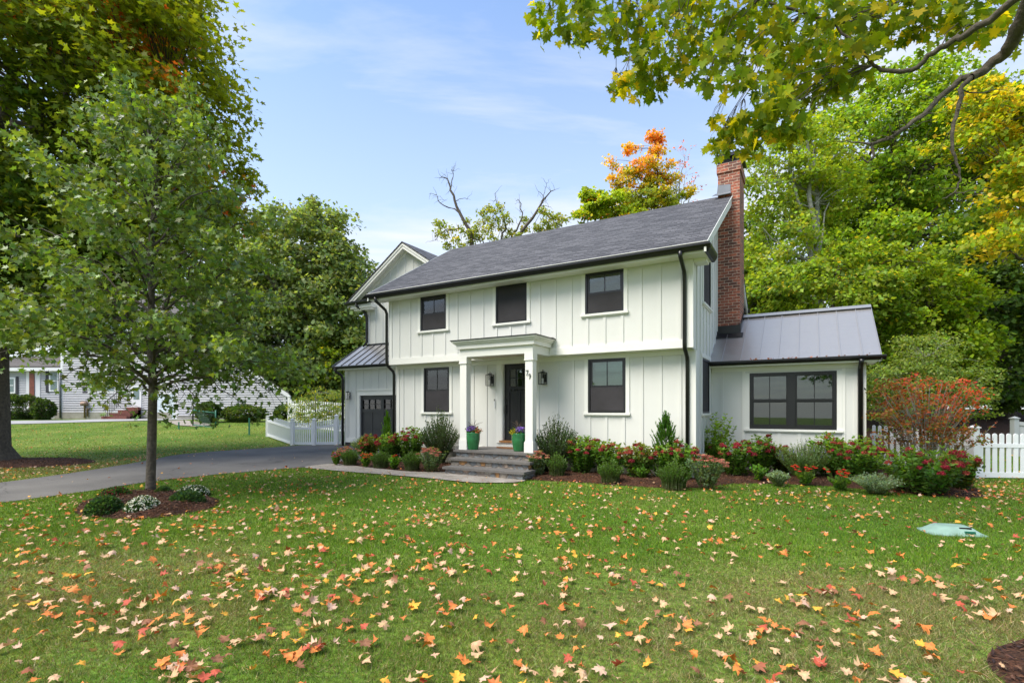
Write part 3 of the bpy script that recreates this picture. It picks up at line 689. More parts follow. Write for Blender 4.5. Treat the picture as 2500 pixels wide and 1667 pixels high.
for a0_, a1_ in ((-7.355, -7.165), (-5.535, -5.345)):
    m = HB(); c0, c1 = CB+.005, CB+.19
    m.box(a0_, a1_, c0, c1, .51, 2.759); m.box(a0_-.015, a1_+.015, c0-.015, c1+.015, 2.62, 2.758); m.box(a0_-.022, a1_+.022, c0-.022, c1+.022, 2.60, 2.619)
    m.box(a0_-.02, a1_+.02, c0-.02, c1+.02, .511, .74); m.box(a0_-.012, a1_+.012, c0-.012, c1+.012, .741, .765)
    cols.append(m.build('column', M['trim'], house, label='white square porch column'+(' with the house number on it' if a0_ > -6 else ' nearest the left planter')))
def stroke(mb, pts, ws, y, th=.016):
    n = len(pts); L_ = []; R_ = []
    for i in range(n):
        p = Vector(pts[max(i-1, 0)]); q = Vector(pts[min(i+1, n-1)]); d = (q-p).normalized(); nn = Vector((-d.y, d.x))*ws[i]*.4; c = Vector(pts[i])
        L_.append(c+nn); R_.append(c-nn)
    for i in range(n-1):
        P = [L_[i], L_[i+1], R_[i+1], R_[i]]; mb.prism([(p.x, y, p.y) for p in P], (0, -th, 0))
yb = CB+.004
m = HB(); x0, z0, s_ = -5.515, 2.250, .125
stroke(m, [(x0, z0+s_*.86), (x0+.006, z0+s_*.97), (x0+.03, z0+s_*.975), (x0+.066, z0+s_*.985)], [.004, .010, .011, .009], yb)
stroke(m, [(x0+.061, z0+s_*.98), (x0+.045, z0+s_*.62), (x0+.030, z0+s_*.3), (x0+.024, z0)], [.007, .008, .010, .013], yb-.0005)
m.build('house_number', M['black'], cols[1], label='black digit seven')
m = HB(); cx_, cz_ = -5.415, 2.262; P = []; 
for k in range(15):
    a_ = 2*math.pi*k/14; P.append((cx_+.024*math.cos(a_), cz_+.03*math.sin(a_)))
stroke(m, P, [.010 if abs(math.cos(2*math.pi*k/14)) > .5 else .005 for k in range(15)], yb)
stroke(m, [(cx_+.024, cz_), (cx_+.021, cz_-.035), (cx_+.004, cz_-.062), (cx_-.02, cz_-.078)], [.010, .009, .007, .004], yb-.0005)
m.build('house_number', M['black'], cols[1], label='black digit nine')

# ---- front door
m = HB(); Wf = Wall('front', B0+.07)
u0, u1, z0, z1 = -6.83, -5.96, .69, 2.65
Wf.box(m, u0, u0+.15, z0, z1, -.05, 0); Wf.box(m, u1-.15, u1, z0, z1, -.05, 0); Wf.box(m, u0+.15, u1-.15, z1-.13, z1, -.05, 0)
Wf.box(m, u0+.15, u1-.15, z0, z0+.20, -.05, 0); Wf.box(m, u0+.15, u1-.15, 1.93, 2.08, -.05, 0)
Wf.box(m, -6.43, -6.36, z0+.2, 1.93, -.05, 0); Wf.box(m, u0+.14, u1-.14, z0+.19, 1.94, -.05, -.02)
Wf.box(m, u0+.12, u1-.12, 2.0, 2.045, .0, .04)
for i in range(6): Wf.box(m, u0+.17+i*.1, u0+.2+i*.1, 1.96, 1.999, .0, .03)
for i in (1, 2): Wf.box(m, u0+.15+(u1-u0-.3)*i/3-.01, u0+.15+(u1-u0-.3)*i/3+.01, 2.08, z1-.13, -.03, -.004)
Wf.box(m, u0+.15, u1-.15, 2.29, 2.31, -.03, -.005)
do = m.build('front_door', M['blackdoor'], house)
m = HB(); Wf.box(m, u0+.15, u1-.15, 2.08, z1-.13, -.03, -.025); m.build('pane', M['glass'], do)
m = HB(); Wf.box(m, u0+.03, u0+.065, 1.35, 1.62, .001, .02); m.tube([Wf.pt(u0+.048, 1.40, .02), Wf.pt(u0+.048, 1.42, .055), Wf.pt(u0+.048, 1.55, .055), Wf.pt(u0+.048, 1.58, .02)], .009)
m.lathe(Wf.pt(u0+.048, 1.72, .02), [(.0, 0), (.026, 0), (.026, .03), (0, .03)], 12); m.build('door_handle', M['black'], do)
m = HB(); Wl.box(m, -7.02, -6.852, .62, 2.665, 0, .03); Wl.box(m, -5.938, -5.78, .62, 2.665, 0, .03); Wl.box(m, -6.85, -6.831, .69, 2.66, -.12, .01); Wl.box(m, -5.959, -5.94, .69, 2.66, -.12, .01)
Wl.box(m, -6.852, -5.938, .52, .635, -.06, .05); m.build('door_casing', M['trim'], do)
m = HB(); Wl.box(m, -6.90, -5.90, .636, .685, -.1, .09); m.build('door_threshold', M['wood'], do)
m = HB(); Wl.box(m, -7.085, -7.06, 1.53, 1.76, .02, .045); m.build('doorbell', M['vinyl'], house)
m = HB(); Wl.box(m, -7.083, -7.062, 1.71, 1.755, .0455, .05); m.build('doorbell_camera', M['black'], house)
def lantern(W, u, z, label):
    m = HB(); W.box(m, u-.05, u+.05, z+.06, z+.26, .02, .035); h = .075; d = .13
    m.tube([W.pt(u, z+.2, .03), W.pt(u, z+.345, .07), W.pt(u, z+.355, d), W.pt(u, z+.31, d)], .008)
    W.box(m, u-h-.004, u+h+.004, z+.28, z+.295, d-h-.004, d+h+.004); W.box(m, u-.04, u+.04, z+.295, z+.315, d-.04, d+.04)
    for i in (-1, 1):
        for j in (-1, 1): W.box(m, u+i*h-.006, u+i*h+.006, z, z+.28, d+j*h-.006, d+j*h+.006)
        W.box(m, u-h, u+h, z, z+.012, d+i*h-.005, d+i*h+.005); W.box(m, u+i*h-.005, u+i*h+.005, z+.0005, z+.0115, d-h, d+h)
    o = m.build('wall_lantern', M['black'], house, label=label)
    m = HB(); W.box(m, u-h+.008, u+h-.008, z+.014, z+.278, d-h+.008, d-h+.010); W.box(m, u-h+.008, u+h-.008, z+.014, z+.278, d+h-.010, d+h-.008); m.build('lantern_glass', M['lampglass'], o)
    m = HB(); W.box(m, u-.02, u+.02, z+.02, z+.15, d-.02, d+.02); m.build('candle_sleeve', M['trim'], o)
    m = HB(); W.box(m, u-.09, u+.09, z-.02, z+.36, .0, .018); m.build('mounting_block', M['siding'], o)
lantern(Wl, -7.16, 2.10, 'black box lantern left of the front door'); lantern(Wl, -5.62, 2.10, 'black box lantern right of the front door')
lantern(Wg, -15.93, 1.88, 'black box lantern left of the garage door')

# ---- steps
st = root('stone_steps', ab(-6.3, 10.4), -TH, 'three grey stone steps with fieldstone risers up to the porch', 'steps')
so = (-6.3, 10.4, 0)
for a0_, a1_, b0_, b1_, zt in ((-7.47, -5.26, 9.98, B0-.002, .51), (-7.36, -5.16, 9.62, 10.14, .345), (-7.24, -5.10, 9.26, 9.78, .18)):
    m = MB(so); m.box(a0_, a1_, b0_, b1_, zt-.052, zt); m.build('tread', M['stoneslab'], st)
    m = MB(so); m.box(a0_+.05, a1_-.06, b0_+.05, B0-.01 if zt > .5 else b1_+.1, -.1 if zt < .2 else zt-.25, zt-.053); m.build('riser', M['fieldstone'], st)

# ---- planters and mat
def planter(X, Y, label, foll):
    r0 = root('planter', (X, Y, .51), 0, label, 'planter', 'green planters by the front door')
    m = MB(); prof = [(.11, 0)]
    for i in range(22):
        z = .012+i*.4/22; rr = .118+.05*min(1, (z/.25))**.8
        prof += [(rr, z), (rr+.0035, z+.006), (rr, z+.012)]
    prof += [(.172, .42), (.16, .425), (.155, .38), (.0, .38)]
    m.lathe((0, 0, 0), prof, 32); m.build('pot', M['ceramic'], r0)
    L = Leaves(); n = 420
    P = rng.normal(size=(n, 3))*[.085, .085, .04]+[0, 0, .47]; L.add(P, rdir(n)+[0, 0, .3], rdir(n)+[0, 0, .5], rng.uniform(.03, .055, n), jit((.07, .14, .03), n, .3), OVAL)
    L.build('foliage', M['leaf'], r0)
    L = Leaves(); n = 260; q = rng.normal(size=(n, 3)); q[:, 2] = np.abs(q[:, 2]); q = nrm(q)*[.13, .12, .10]+foll[0]; 
    for k in range(3): L.add(q, rdir(n), nrm(q-foll[0])+rng.normal(size=(n, 3))*.3, rng.uniform(.025, .04, n), jit((.24, .13, .50), n, .3), STAR)
    L.build('purple_flower', M['petal'], r0)
    L = Leaves(); n = 120; q = rng.normal(size=(n, 3))*[.05, .05, .035]+foll[1]; L.add(q, rdir(n), rdir(n), rng.uniform(.03, .05, n), jit(foll[2], n, .3), OVAL)
    L.build('trailing_leaf', M['leaf'], r0)
    m = MB()
    for i in range(26):
        a_ = rng.uniform(0, 6.28); l = rng.uniform(.2, .36); s_ = rng.uniform(.05, .25)
        m.tube([(0, 0, .42), (math.cos(a_)*s_*.3, math.sin(a_)*s_*.3, .42+l*.6), (math.cos(a_)*s_*1.0, math.sin(a_)*s_, .42+l*(1.05-s_*1.2))], [.003, .0025, .001], 3)
    m.build('ornamental_grass', M['twig'], r0)
planter(-.95, 12.4, 'green ribbed pot with purple mums and orange leaves, beside the left porch column', (np.array([-.04, 0, .46]), np.array([.09, -.06, .46]), (.40, .12, .04)))
planter(.16, 11.92, 'green ribbed pot with purple mums and yellow blooms, half behind the numbered column', (np.array([.03, 0, .46]), np.array([-.10, -.05, .45]), (.45, .42, .04)))
m = MB(); A_ = []
for k in range(17):
    t_ = math.pi*k/16; A_.append((.48*math.cos(t_), -.36*math.sin(t_), 0))
m.prism(A_, (0, 0, .02)); o = m.build('doormat', M['mat']); o.location = ab(-6.45, 11.18, .5115); o.rotation_euler = (0, 0, -TH)
tag(o, 'brown half round coir mat in front of the black door', 'doormat')
# ================================================================== GROUND AND PAVING
def gridmesh(xs, ys, zf, name, mat, kind='structure'):
    X, Y = np.meshgrid(xs, ys); Z = zf(X, Y); V = np.stack([X, Y, Z], -1).reshape(-1, 3)
    nx = len(xs); i = np.arange((len(ys)-1)*(nx)).reshape(len(ys)-1, nx)[:, :-1].ravel()
    Q = np.stack([i, i+1, i+nx+1, i+nx], 1); o = rawmesh(name, V, Q, None, mat, smooth=True); return tag(o, kind=kind)
def axis(lo, a, b, hi, st):
    mid = np.arange(a, b+1e-6, st); far = lambda s, e: s+(e-s)*(np.linspace(0, 1, 14)[1:]**2.2)
    return np.concatenate([far(a, lo)[::-1], mid, far(b, hi)])
gridmesh(axis(-260, -36, 26, 260, .5), axis(-60, 0, 40, 320, .5), gz, 'lawn_ground', M['lawn'])
def inpoly(x, y, P):
    x = np.asarray(x); y = np.asarray(y); r = np.zeros(x.shape, bool); n = len(P)
    for i in range(n):
        x0, y0 = P[i]; x1, y1 = P[(i+1) % n]
        if y0 == y1: continue
        c = ((y0 > y) != (y1 > y)) & (x < (x1-x0)*(y-y0)/(y1-y0)+x0); r ^= c
    return r
def polydist(x, y, P):
    d = np.full(np.shape(x), 1e9); n = len(P)
    for i in range(n):
        a_ = np.array(P[i]); b_ = np.array(P[(i+1) % n]); e = b_-a_; L2 = (e@e)+1e-9
        t_ = np.clip(((x-a_[0])*e[0]+(y-a_[1])*e[1])/L2, 0, 1)
        d = np.minimum(d, np.hypot(x-a_[0]-t_*e[0], y-a_[1]-t_*e[1]))
    return d
def rnd(P, k=2):          # Chaikin rounding
    for _ in range(k):
        Q = []
        for i in range(len(P)):
            a_, b_ = np.array(P[i]), np.array(P[(i+1) % len(P)]); Q += [tuple(a_*.8+b_*.2), tuple(a_*.2+b_*.8)]
        P = Q
    return P
def clipgrid(P, st, zf, name, mat):
    """sheet over a polygon: bmesh ngon cut into a fine grid so it follows the terrain"""
    import bmesh
    bm = bmesh.new(); f = bm.faces.new([bm.verts.new((x, y, 0)) for x, y in P])
    A = np.array(P); 
    for ax in (0, 1):
        for c in np.arange(math.floor(A[:, ax].min()/st)*st+st, A[:, ax].max(), st):
            co = [0, 0, 0]; co[ax] = c; no = [0, 0, 0]; no[ax] = 1
            bmesh.ops.bisect_plane(bm, geom=bm.verts[:]+bm.edges[:]+bm.faces[:], plane_co=co, plane_no=no)
    me = bpy.data.meshes.new(name); 
    xs = np.array([v.co.x for v in bm.verts]); ys = np.array([v.co.y for v in bm.verts]); zs = zf(xs, ys)
    for v, z in zip(bm.verts, zs): v.co.z = z
    for fc in bm.faces: fc.smooth = True
    bmesh.ops.recalc_face_normals(bm, faces=bm.faces[:])
    bm.to_mesh(me); bm.free(); 
    me.materials.append(mat); o = bpy.data.objects.new(name, me); COL.objects.link(o); return tag(o, kind='structure')
g0 = ab(-16.2, GB)[:2]; g1 = ab(-11.0, GB)[:2]
DRIVE = [(-9.6, 5), (-8.2, 8.1), (-7.66, 9.2), (-7.42, 10.3), (-6.71, 11.6), (-5.78, 12.6), (-5.30, 12.95), (-4.95, 13.9), (-4.5, 15.3), (-3.7, 16.4), (-3.0, 17.2), g1, g0, (-7.3, 21.0),
         (-8.49, 20.7), (-9.13, 19.9), (-10.44, 18.0), (-10.97, 16.5), (-10.5, 14.5), (-10.25, 12.2), (-10.43, 10.3), (-11.4, 7.5), (-12.6, 5)]
PATH = [(-5.36, 12.9), (-4.6, 12.45), (-3.86, 12.0), (-2.69, 11.4), (-1.61, 10.7), (-.84, 10.2), (.0, 10.25), (.3, 10.55), (.22, 10.95), (-.5, 11.6), (-1.55, 11.95), (-2.29, 11.9), (-3.57, 12.8), (-4.85, 13.85), (-5.15, 13.5)]
pl = ab(-7.3, B0)[:2]; cL = ab(AL, B0)[:2]; pr = ab(-5.3, B0)[:2]; cR = ab(AR, B0)[:2]; wi = ab(AR, WB)[:2]; wo = ab(WA, WB)[:2]
BEDL = [(-4.97, 13.9), (-4.3, 13.38), (-3.57, 12.82), (-2.9, 12.35), (-2.29, 11.93), (-1.6, 11.9), (-1.2, 12.6), pl, cL, (-3.2, 16.2), (-3.2, 16.9), (-4.2, 15.7), (-4.8, 14.6)]
BEDR = [(.2, 10.75), (1.13, 10.55), (1.94, 10.05), (2.68, 9.65), (3.51, 9.6), (4.32, 10.05), (5.18, 10.15), (5.91, 10.0), (6.48, 9.6), (6.79, 9.1), (7.16, 8.65), (7.49, 8.45), (8.0, 8.6), (9.07, 10.0), (9.3, 11.2), (8.3, 12.1), wo, wi, cR, pr, (.75, 12.2)]
TREEBED = rnd([(-6.75, 7.9), (-6.35, 7.35), (-5.86, 7.0), (-5.13, 6.8), (-4.68, 7.0), (-4.45, 7.6), (-4.76, 8.3), (-5.52, 8.9), (-6.34, 9.15), (-7.01, 8.9), (-7.0, 8.3)])
BIGBED = rnd([(-14.6, 13.4), (-12.6, 12.8), (-11.6, 13.4), (-11.7, 14.4), (-13, 15.4), (-15.5, 15.2), (-16, 14)])
CORNERBED = rnd([(2.80, 3.08), (2.6, 2.5), (3.3, 1.6), (5, 1.4), (5.4, 2.6), (4.6, 3.5), (3.6, 3.4)])
beds = [BEDL, BEDR, TREEBED, BIGBED, CORNERBED]
clipgrid(rnd(DRIVE, 1), .6, lambda x, y: gz(x, y)+.012, 'driveway', M['asphalt'])
clipgrid(rnd(PATH, 1), .5, lambda x, y: gz(x, y)+.022, 'paver_path', M['paver'])
for P, hgt in zip(beds, (.05, .06, .10, .06, .05)):
    f = lambda x, y: gz(x, y)+.008+hgt*smooth(0, .45, polydist(x, y, P))+.018*np.sin(x*13+y*7)*np.sin(y*11-x*5)*smooth(0, .3, polydist(x, y, P))
    o = clipgrid(P, .16, f, 'mulch_bed', M['mulch'])
# neighbour's drive
clipgrid([(-45, 26.5), (-27.5, 29.0), (-22.5, 31.2), (-20.9, 33.0), (-20.9, 34.6), (-27, 34.6), (-27.6, 31.5), (-45, 28.6)], 1.5, lambda x, y: gz(x, y)+.03, 'neighbour_driveway', M['greydrive'])
clipgrid([(-18.6, 28.2), (-17.2, 27.6), (-16.6, 28.3), (-17.6, 29.2), (-20.4, 31.6), (-21.2, 31.0)], 1., lambda x, y: gz(x, y)+.035, 'stone_path', M['paver'])

def chips(P, n, r=rng):
    A = np.array(P); lo, hi = A.min(0), A.max(0); q = r.uniform(lo, hi, (n*2, 2)); q = q[inpoly(q[:, 0], q[:, 1], P)][:n]; return q
# mulch chips: one stuff object
L = Leaves()
for P, n, hgt in zip(beds, (9000, 18000, 7000, 5000, 3500), (.05, .06, .10, .06, .05)):
    q = chips(P, n); m_ = len(q); z = gz(q[:, 0], q[:, 1])+.02+hgt*smooth(0, .45, polydist(q[:, 0], q[:, 1], P))
    base = np.array([(.10, .045, .024), (.05, .022, .014), (.15, .075, .045), (.035, .018, .013)])[rng.integers(0, 4, m_)]
    L.add(np.c_[q, z], rdir(m_)*[1, 1, .25], rdir(m_)*.5+[0, 0, 1], rng.uniform(.02, .06, m_), jit(base, m_, .2), KITE, width=np.full(m_, .35))
o = L.build('mulch_chips', M['dryleaf']); tag(o, kind='stuff', label='dark brown shredded bark mulch scattered over the planting beds')

# ================================================================== GRASS
HOUSEP = [ab(a, b)[:2] for a, b in ((AL, B0), (AR, B0), (AR, WB), (WA, WB), (WA, 17.1), (-5, 22), (-16.2, 22), (GA, GB), (AL, GB))]
STEPP = [ab(a, b)[:2] for a, b in ((-7.5, 9.2), (-5.1, 9.2), (-5.1, 11.3), (-7.5, 11.3))]
def keep(x, y, mg=0.):
    k = ~inpoly(x, y, HOUSEP) & ~inpoly(x, y, STEPP)
    for P in (DRIVE, PATH, *beds): k &= ~inpoly(x, y, P)
    return k
def patch(x, y):     # 0 lush .. 1 dry
    s = (np.sin(x*.9+1.2*np.sin(y*.7))+np.sin(y*1.3+x*.4+2)+.6*np.sin(x*2.3-y*1.9)+.4*np.sin(x*4.1+y*3.7))/3
    left = smooth(-1.6, -3.6, x-(-.0)*y)*smooth(6.5, 4.6, y)*.35
    low = smooth(5.6, 3.4, y)*(.58+.45*smooth(-.5, 1.5, x))
    strip = smooth(16.2, 15.0, y)*smooth(-9.5, -10.5, x)*.8
    p = low+left+strip+.28*s-.1
    for cx_, cy_, rr in ((-3.85, 4.25, .42), (-3.0, 4.9, .5), (-4.1, 4.8, .55), (1.9, 3.5, .6), (-2.3, 3.6, .35), (2.6, 4.2, .45)): p = p+.8*np.exp(-((x-cx_)**2+(y-cy_)**2)/rr**2)
    return np.clip(p, 0, 1)
GP = []; 
def sow(y0, y1, dens, w, h, n_over=1.0):
    area = (y1-y0)*2*(1.10*(y0+y1)/2+.8); n = int(area*dens)
    y = rng.uniform(y0**2, y1**2, n)**.5; x = rng.uniform(-1, 1, n)*(1.10*y+.8); k = keep(x, y); x, y = x[k], y[k]; n = len(x)
    return x, y, np.full(n, w)*rng.uniform(.7, 1.4, n), h*rng.uniform(.5, 1.3, n)
parts = [sow(1.9, 4.2, 13000, .0034, .052), sow(4.2, 6.5, 7500, .005, .050), sow(6.5, 9.5, 3600, .008, .050), sow(9.5, 14, 1500, .013, .048)]
# the neighbour's lawn
n = 60000; x = rng.uniform(-34, -8, n); y = rng.uniform(13, 30, n); k = keep(x, y) & (x > -1.15*y) & ~inpoly(x, y, [(-45, 26.5), (-27.5, 29.0), (-22.5, 31.2), (-20.9, 33.0), (-45, 40)]) ; x, y = x[k], y[k]
parts.append((x, y, np.full(len(x), .022), .055*rng.uniform(.5, 1.2, len(x))))
n = 26000; x = rng.uniform(7, 19, n); y = rng.uniform(10, 17, n); k = keep(x, y) & (y < 14.5+.0*x); x, y = x[k], y[k]
parts.append((x, y, np.full(len(x), .016), .05*rng.uniform(.5, 1.2, len(x))))
x, y, w_, h_ = [np.concatenate(c) for c in zip(*parts)]; h_ = h_*(.82+.3*np.sin(x*5.1+3*np.sin(y*2.3))*np.sin(y*6.3+2*np.sin(x*3.1)))
n = len(x); P = np.c_[x, y, gz(x, y)-.004]
pt = patch(x, y); dry = rng.uniform(0, 1, n) < (.10+.66*pt)
lush = np.array([(.125, .25, .012), (.09, .20, .012), (.18, .30, .018), (.06, .13, .014)])[rng.integers(0, 4, n)]
olive = np.array([(.14, .20, .035), (.10, .16, .03), (.19, .22, .06)])[rng.integers(0, 3, n)]
straw = np.array([(.34, .28, .13), (.25, .21, .10), (.42, .35, .19), (.16, .12, .05)])[rng.integers(0, 4, n)]
gc = lush*(1-pt[:, None])+olive*pt[:, None]; gc = np.where(dry[:, None], straw, gc)
lean = rng.normal(size=(n, 3))*[.5, .5, 0]*(1+dry[:, None]*1.3)+[0, 0, 1]
az = rng.uniform(0, 6.28, n)
L = Leaves(); L.add(P, lean, np.c_[np.cos(az), np.sin(az), np.zeros(n)], h_, jit(gc, n, .30), BLADE, width=w_/h_, fold=0)
o = L.build('grass', M['grass']); tag(o, kind='stuff', label='green lawn turf with straw coloured dry patches')

# ================================================================== FALLEN LEAVES
PAL = {'tan': (.56, .36, .20), 'pale pink': (.62, .41, .29), 'orange': (.66, .215, .05), 'yellow': (.72, .38, .045), 'red': (.44, .085, .045), 'brown': (.27, .12, .06)}
tplL, trL = MAPLE
def leafmesh(col, k):
    r = np.random.default_rng(100+k); v = tplL.copy()
    # subdivide the fan once to let it curl
    V = [(0, .34)]+[tuple(p) for p in v[1:]]; n = len(V)-1
    mid = [((p[0]+0)/2, (p[1]+.34)/2) for p in V[1:]]
    A = np.array(V+mid); T = []
    for i in range(n):
        j = (i+1) % n; a_, b_, c_, d_ = 1+i, 1+j, 1+n+i, 1+n+j; T += [(a_, b_, c_), (b_, d_, c_), (c_, d_, 0)]
    A = A*[r.uniform(.75, 1.05), 1]-[0, .4]
    x, y = A[:, 0], A[:, 1]; c1, c2, c3 = r.uniform(.1, 1.3)*r.choice([-.5, 1]), r.uniform(-.5, .9), r.uniform(-.7, .7); rr = np.hypot(x, y)
    z = c1*x*x*1.3+c2*y*y+c3*x*y+.10*np.sin(np.arctan2(y, x)*5+r.uniform(0, 6))*rr+.02
    z -= z.min()
    P = np.c_[x, y, z]; C = jit(col, len(P), .13, r)*(1-.12*rr[:, None]); C[0] *= 1.15
    alt = np.array(PAL[['orange', 'yellow', 'red', 'tan'][r.integers(0, 4)]]); m_ = np.clip((y+.3)*r.uniform(-.6, .8), 0, .45)[:, None]; C = C*(1-m_)+alt*m_
    st_ = np.array([(-.012, -.38, z[0]), (.012, -.38, z[0]), (r.uniform(-.1, .1), -.85, z[0]+.08)])
    P = np.r_[P, st_]; C = np.r_[C, np.tile(np.array(col)*.7, (3, 1))]; T = T+[(len(A), len(A)+1, len(A)+2)]
    return P, np.array(T), C
lib = {}
for ci, (cn, cc) in enumerate(PAL.items()):
    lib[cn] = [leafmesh(cc, ci*20+k) for k in range(7)]
def fallen_positions():
    pos = []
    def dens(x, y):
        base = .42+.55*smooth(2.5, -3.5, x)*smooth(9.5, 5, y)+.65*smooth(5.2, 3.0, y)
        cl = .5+.5*np.sin(x*1.7+2*np.sin(y*1.1))*np.sin(y*2.1+x*.6)
        return base*(.45+.9*cl)
    n = 10800; y = rng.uniform(2.2**2, 13.2**2, n)**.5; x = rng.uniform(-1, 1, n)*(1.08*y+.6)
    k = keep(x, y) & (rng.uniform(0, 1, n) < dens(x, y)*.86); pos.append(np.c_[x[k], y[k]])
    # small drifts
    for _ in range(130):
        yy = rng.uniform(2.6, 9); xx = rng.uniform(-1, .8)*1.0*yy; q = rng.normal(size=(rng.integers(3, 8), 2))*[.16, .12]+[xx, yy]; k = keep(q[:, 0], q[:, 1]); pos.append(q[k])
    return np.concatenate(pos)
FP = fallen_positions()
names = list(PAL); pr_ = np.array([.31, .14, .26, .11, .08, .10]); fc = rng.choice(len(names), len(FP), p=pr_)
vis = (np.abs(FP[:, 0]/FP[:, 1]) < 1.0) & (FP[:, 1] > 2.78)
order = np.argsort(np.where(vis, FP[:, 1], 99)); IND = set(order[:290].tolist())
meshcache = {}
def indiv_mesh(cn, k):
    if (cn, k) not in meshcache:
        P, T, C = lib[cn][k]; o = rawmesh('fallen_leaf', P, T, C, M['dryleaf']); meshcache[(cn, k)] = o.data; bpy.data.objects.remove(o)
    return meshcache[(cn, k)]
V = []; TT = []; CC = []; nn = 0
def leafxf(x, y, r):
    s = r.uniform(.042, .082)*(.72 if r.random() < .25 else 1)*(1-.22*float(smooth(4, 8, y))); yaw = r.uniform(0, 6.283); flip = r.random() < .5
    tx, ty = r.normal()*.36, r.normal()*.36
    Mx = Matrix.Rotation(tx, 4, 'X') @ Matrix.Rotation(ty, 4, 'Y') @ Matrix.Rotation(yaw, 4, 'Z')
    if flip: Mx = Mx @ Matrix.Rotation(math.pi, 4, 'X')
    return Matrix.Translation((x, y, float(gz(x, y))+(.055 if flip else .025)+abs(tx)*.03)) @ Mx @ Matrix.Scale(s, 4)
for i, (x, y) in enumerate(FP):
    cn = names[fc[i]]; k = int(rng.integers(0, 7)); Mx = leafxf(x, y, rng)
    if i in IND:
        o = bpy.data.objects.new('fallen_leaf', indiv_mesh(cn, k)); COL.objects.link(o); o.matrix_world = Mx
        side = 'left' if x < -.33*y else ('right' if x > .33*y else 'middle')
        tag(o, f'{cn} fallen maple leaf lying on the front lawn near the viewer, {side} part', 'leaf', f'{cn} fallen maple leaves on the {side} of the near lawn')
    else:
        P, T, C = lib[cn][k]; A = np.array(Mx); V.append(P@A[:3, :3].T+A[:3, 3]); TT.append(T+nn); CC.append(C); nn += len(P)
def scatter(q, rad, small=1.0, onz=None, pal=None):
    """extra small leaves into the stuff mesh"""
    global nn
    for x, y in q:
        cn = rng.choice(names, p=pr_ if pal is None else pal); P, T, C = lib[cn][int(rng.integers(0, 7))]; Mx = leafxf(x, y, rng)
        A = np.array(Mx); z = 0 if onz is None else onz
        V.append((P*small)@A[:3, :3].T+A[:3, 3]+[0, 0, z]); TT.append(T+nn); CC.append(C); nn += len(P)
far = []
n = 3600; x = rng.uniform(-30, -8, n); y = rng.uniform(12.5, 28, n); k = keep(x, y) & (x > -1.1*y); k &= (rng.uniform(0, 1, n) < .55+.45*smooth(17, 14, y)); far.append(np.c_[x[k], y[k]])
def edge(P0, P1, n, w): t_ = rng.uniform(0, 1, (n, 1)); return np.array(P0)*(1-t_)+np.array(P1)*t_+rng.normal(size=(n, 2))*w
for a_, b_, n in (((-11.0, 8.5), (-10.6, 12), 90), ((-10.6, 12), (-11.2, 16.3), 170), ((-11.2, 16.3), (-8.8, 20.8), 110), ((-9, 21), (-6.9, 21.2), 60)): far.append(edge(a_, b_, n, .22))
far.append(edge((8.2, 8.5), (9.2, 9.6), 150, .38)); far.append(edge((6.8, 8.9), (8.3, 8.5), 60, .15))
far.append(chips(BEDL, 70)); far.append(chips(BEDR, 190)); far.append(chips(TREEBED, 26)); far.append(chips(DRIVE, 60)); far.append(chips(PATH, 40)); far.append(chips(CORNERBED, 60))
n = 260; x = rng.uniform(8, 18, n); y = rng.uniform(10.5, 14.5, n); far.append(np.c_[x, y])
scatter(np.concatenate(far), 0, .85)
o = rawmesh('fallen_leaves', np.concatenate(V), np.concatenate(TT), np.concatenate(CC), M['dryleaf']); tag(o, kind='stuff', label='tan, orange and red maple leaves littering the lawns, beds and driveway')
# leaves caught in the sunroom gutter
L = Leaves(); q = np.array([(a + rng.normal()*.07, 13.06+rng.uniform(0, .1), wroof(13.06)+rng.uniform(.005, .04)) for a in (-1.1, -1.0, -.75, -.35, -.3, .05, .35, .6, 1.0) for _ in range(11)])
q = np.array([ab(*p) for p in q]); n = len(q); L.add(q, rdir(n), rdir(n)+[0, 0, 1], rng.uniform(.03, .06, n), jit((.35, .12, .04), n, .3), STAR)
o = L.build('gutter_leaves', M['dryleaf']); tag(o, kind='stuff', label='brown leaves caught along the sunroom gutter')

# ================================================================== UTILITY LID
m = MB(); n1, n2 = 17, 13; vs = []; 
for j in range(n2):
    for i in range(n1):
        u, v = -1+2*i/(n1-1), -1+2*j/(n2-1); r4 = (abs(u)**4+abs(v)**4)**.25; k = max(abs(u), abs(v)); s_ = (k/r4 if r4 > 0 else 1)
        s_ = 1-(1-s_)*.8
        vs.append((u*s_*.31, v*s_*.21, .012+.085*(1-smooth(.45, 1.0, max(abs(u), abs(v)))*1.0)))
fs = [(j*n1+i, j*n1+i+1, (j+1)*n1+i+1, (j+1)*n1+i) for j in range(n2-1) for i in range(n1-1)]
m.add(vs, fs, True); rim = [j for j in range(n1)]+[j*n1+n1-1 for j in range(1, n2)]+[(n2-1)*n1+i for i in range(n1-2, -1, -1)]+[j*n1 for j in range(n2-2, 0, -1)]
k = len(rim); m.add([vs[i] for i in rim]+[(vs[i][0], vs[i][1], -.06) for i in rim], [(i, (i+1) % k, (i+1) % k+k, i+k) for i in range(k)])
lid = root('utility_cover', (5.32, 6.15, float(gz(5.3, 6.1))), R(-14), 'pale green domed plastic utility cover sunk in the right lawn', 'utility cover')
m.build('cover', M['lid'], lid)
m = MB(); m.box(.02, .14, -.125, -.10, .075, .094); m.build('handle_slot', M['black'], lid); m = MB(); m.box(.05, .15, -.185, -.16, .04, .062); m.build('label_plate', M['greenpost'], lid)

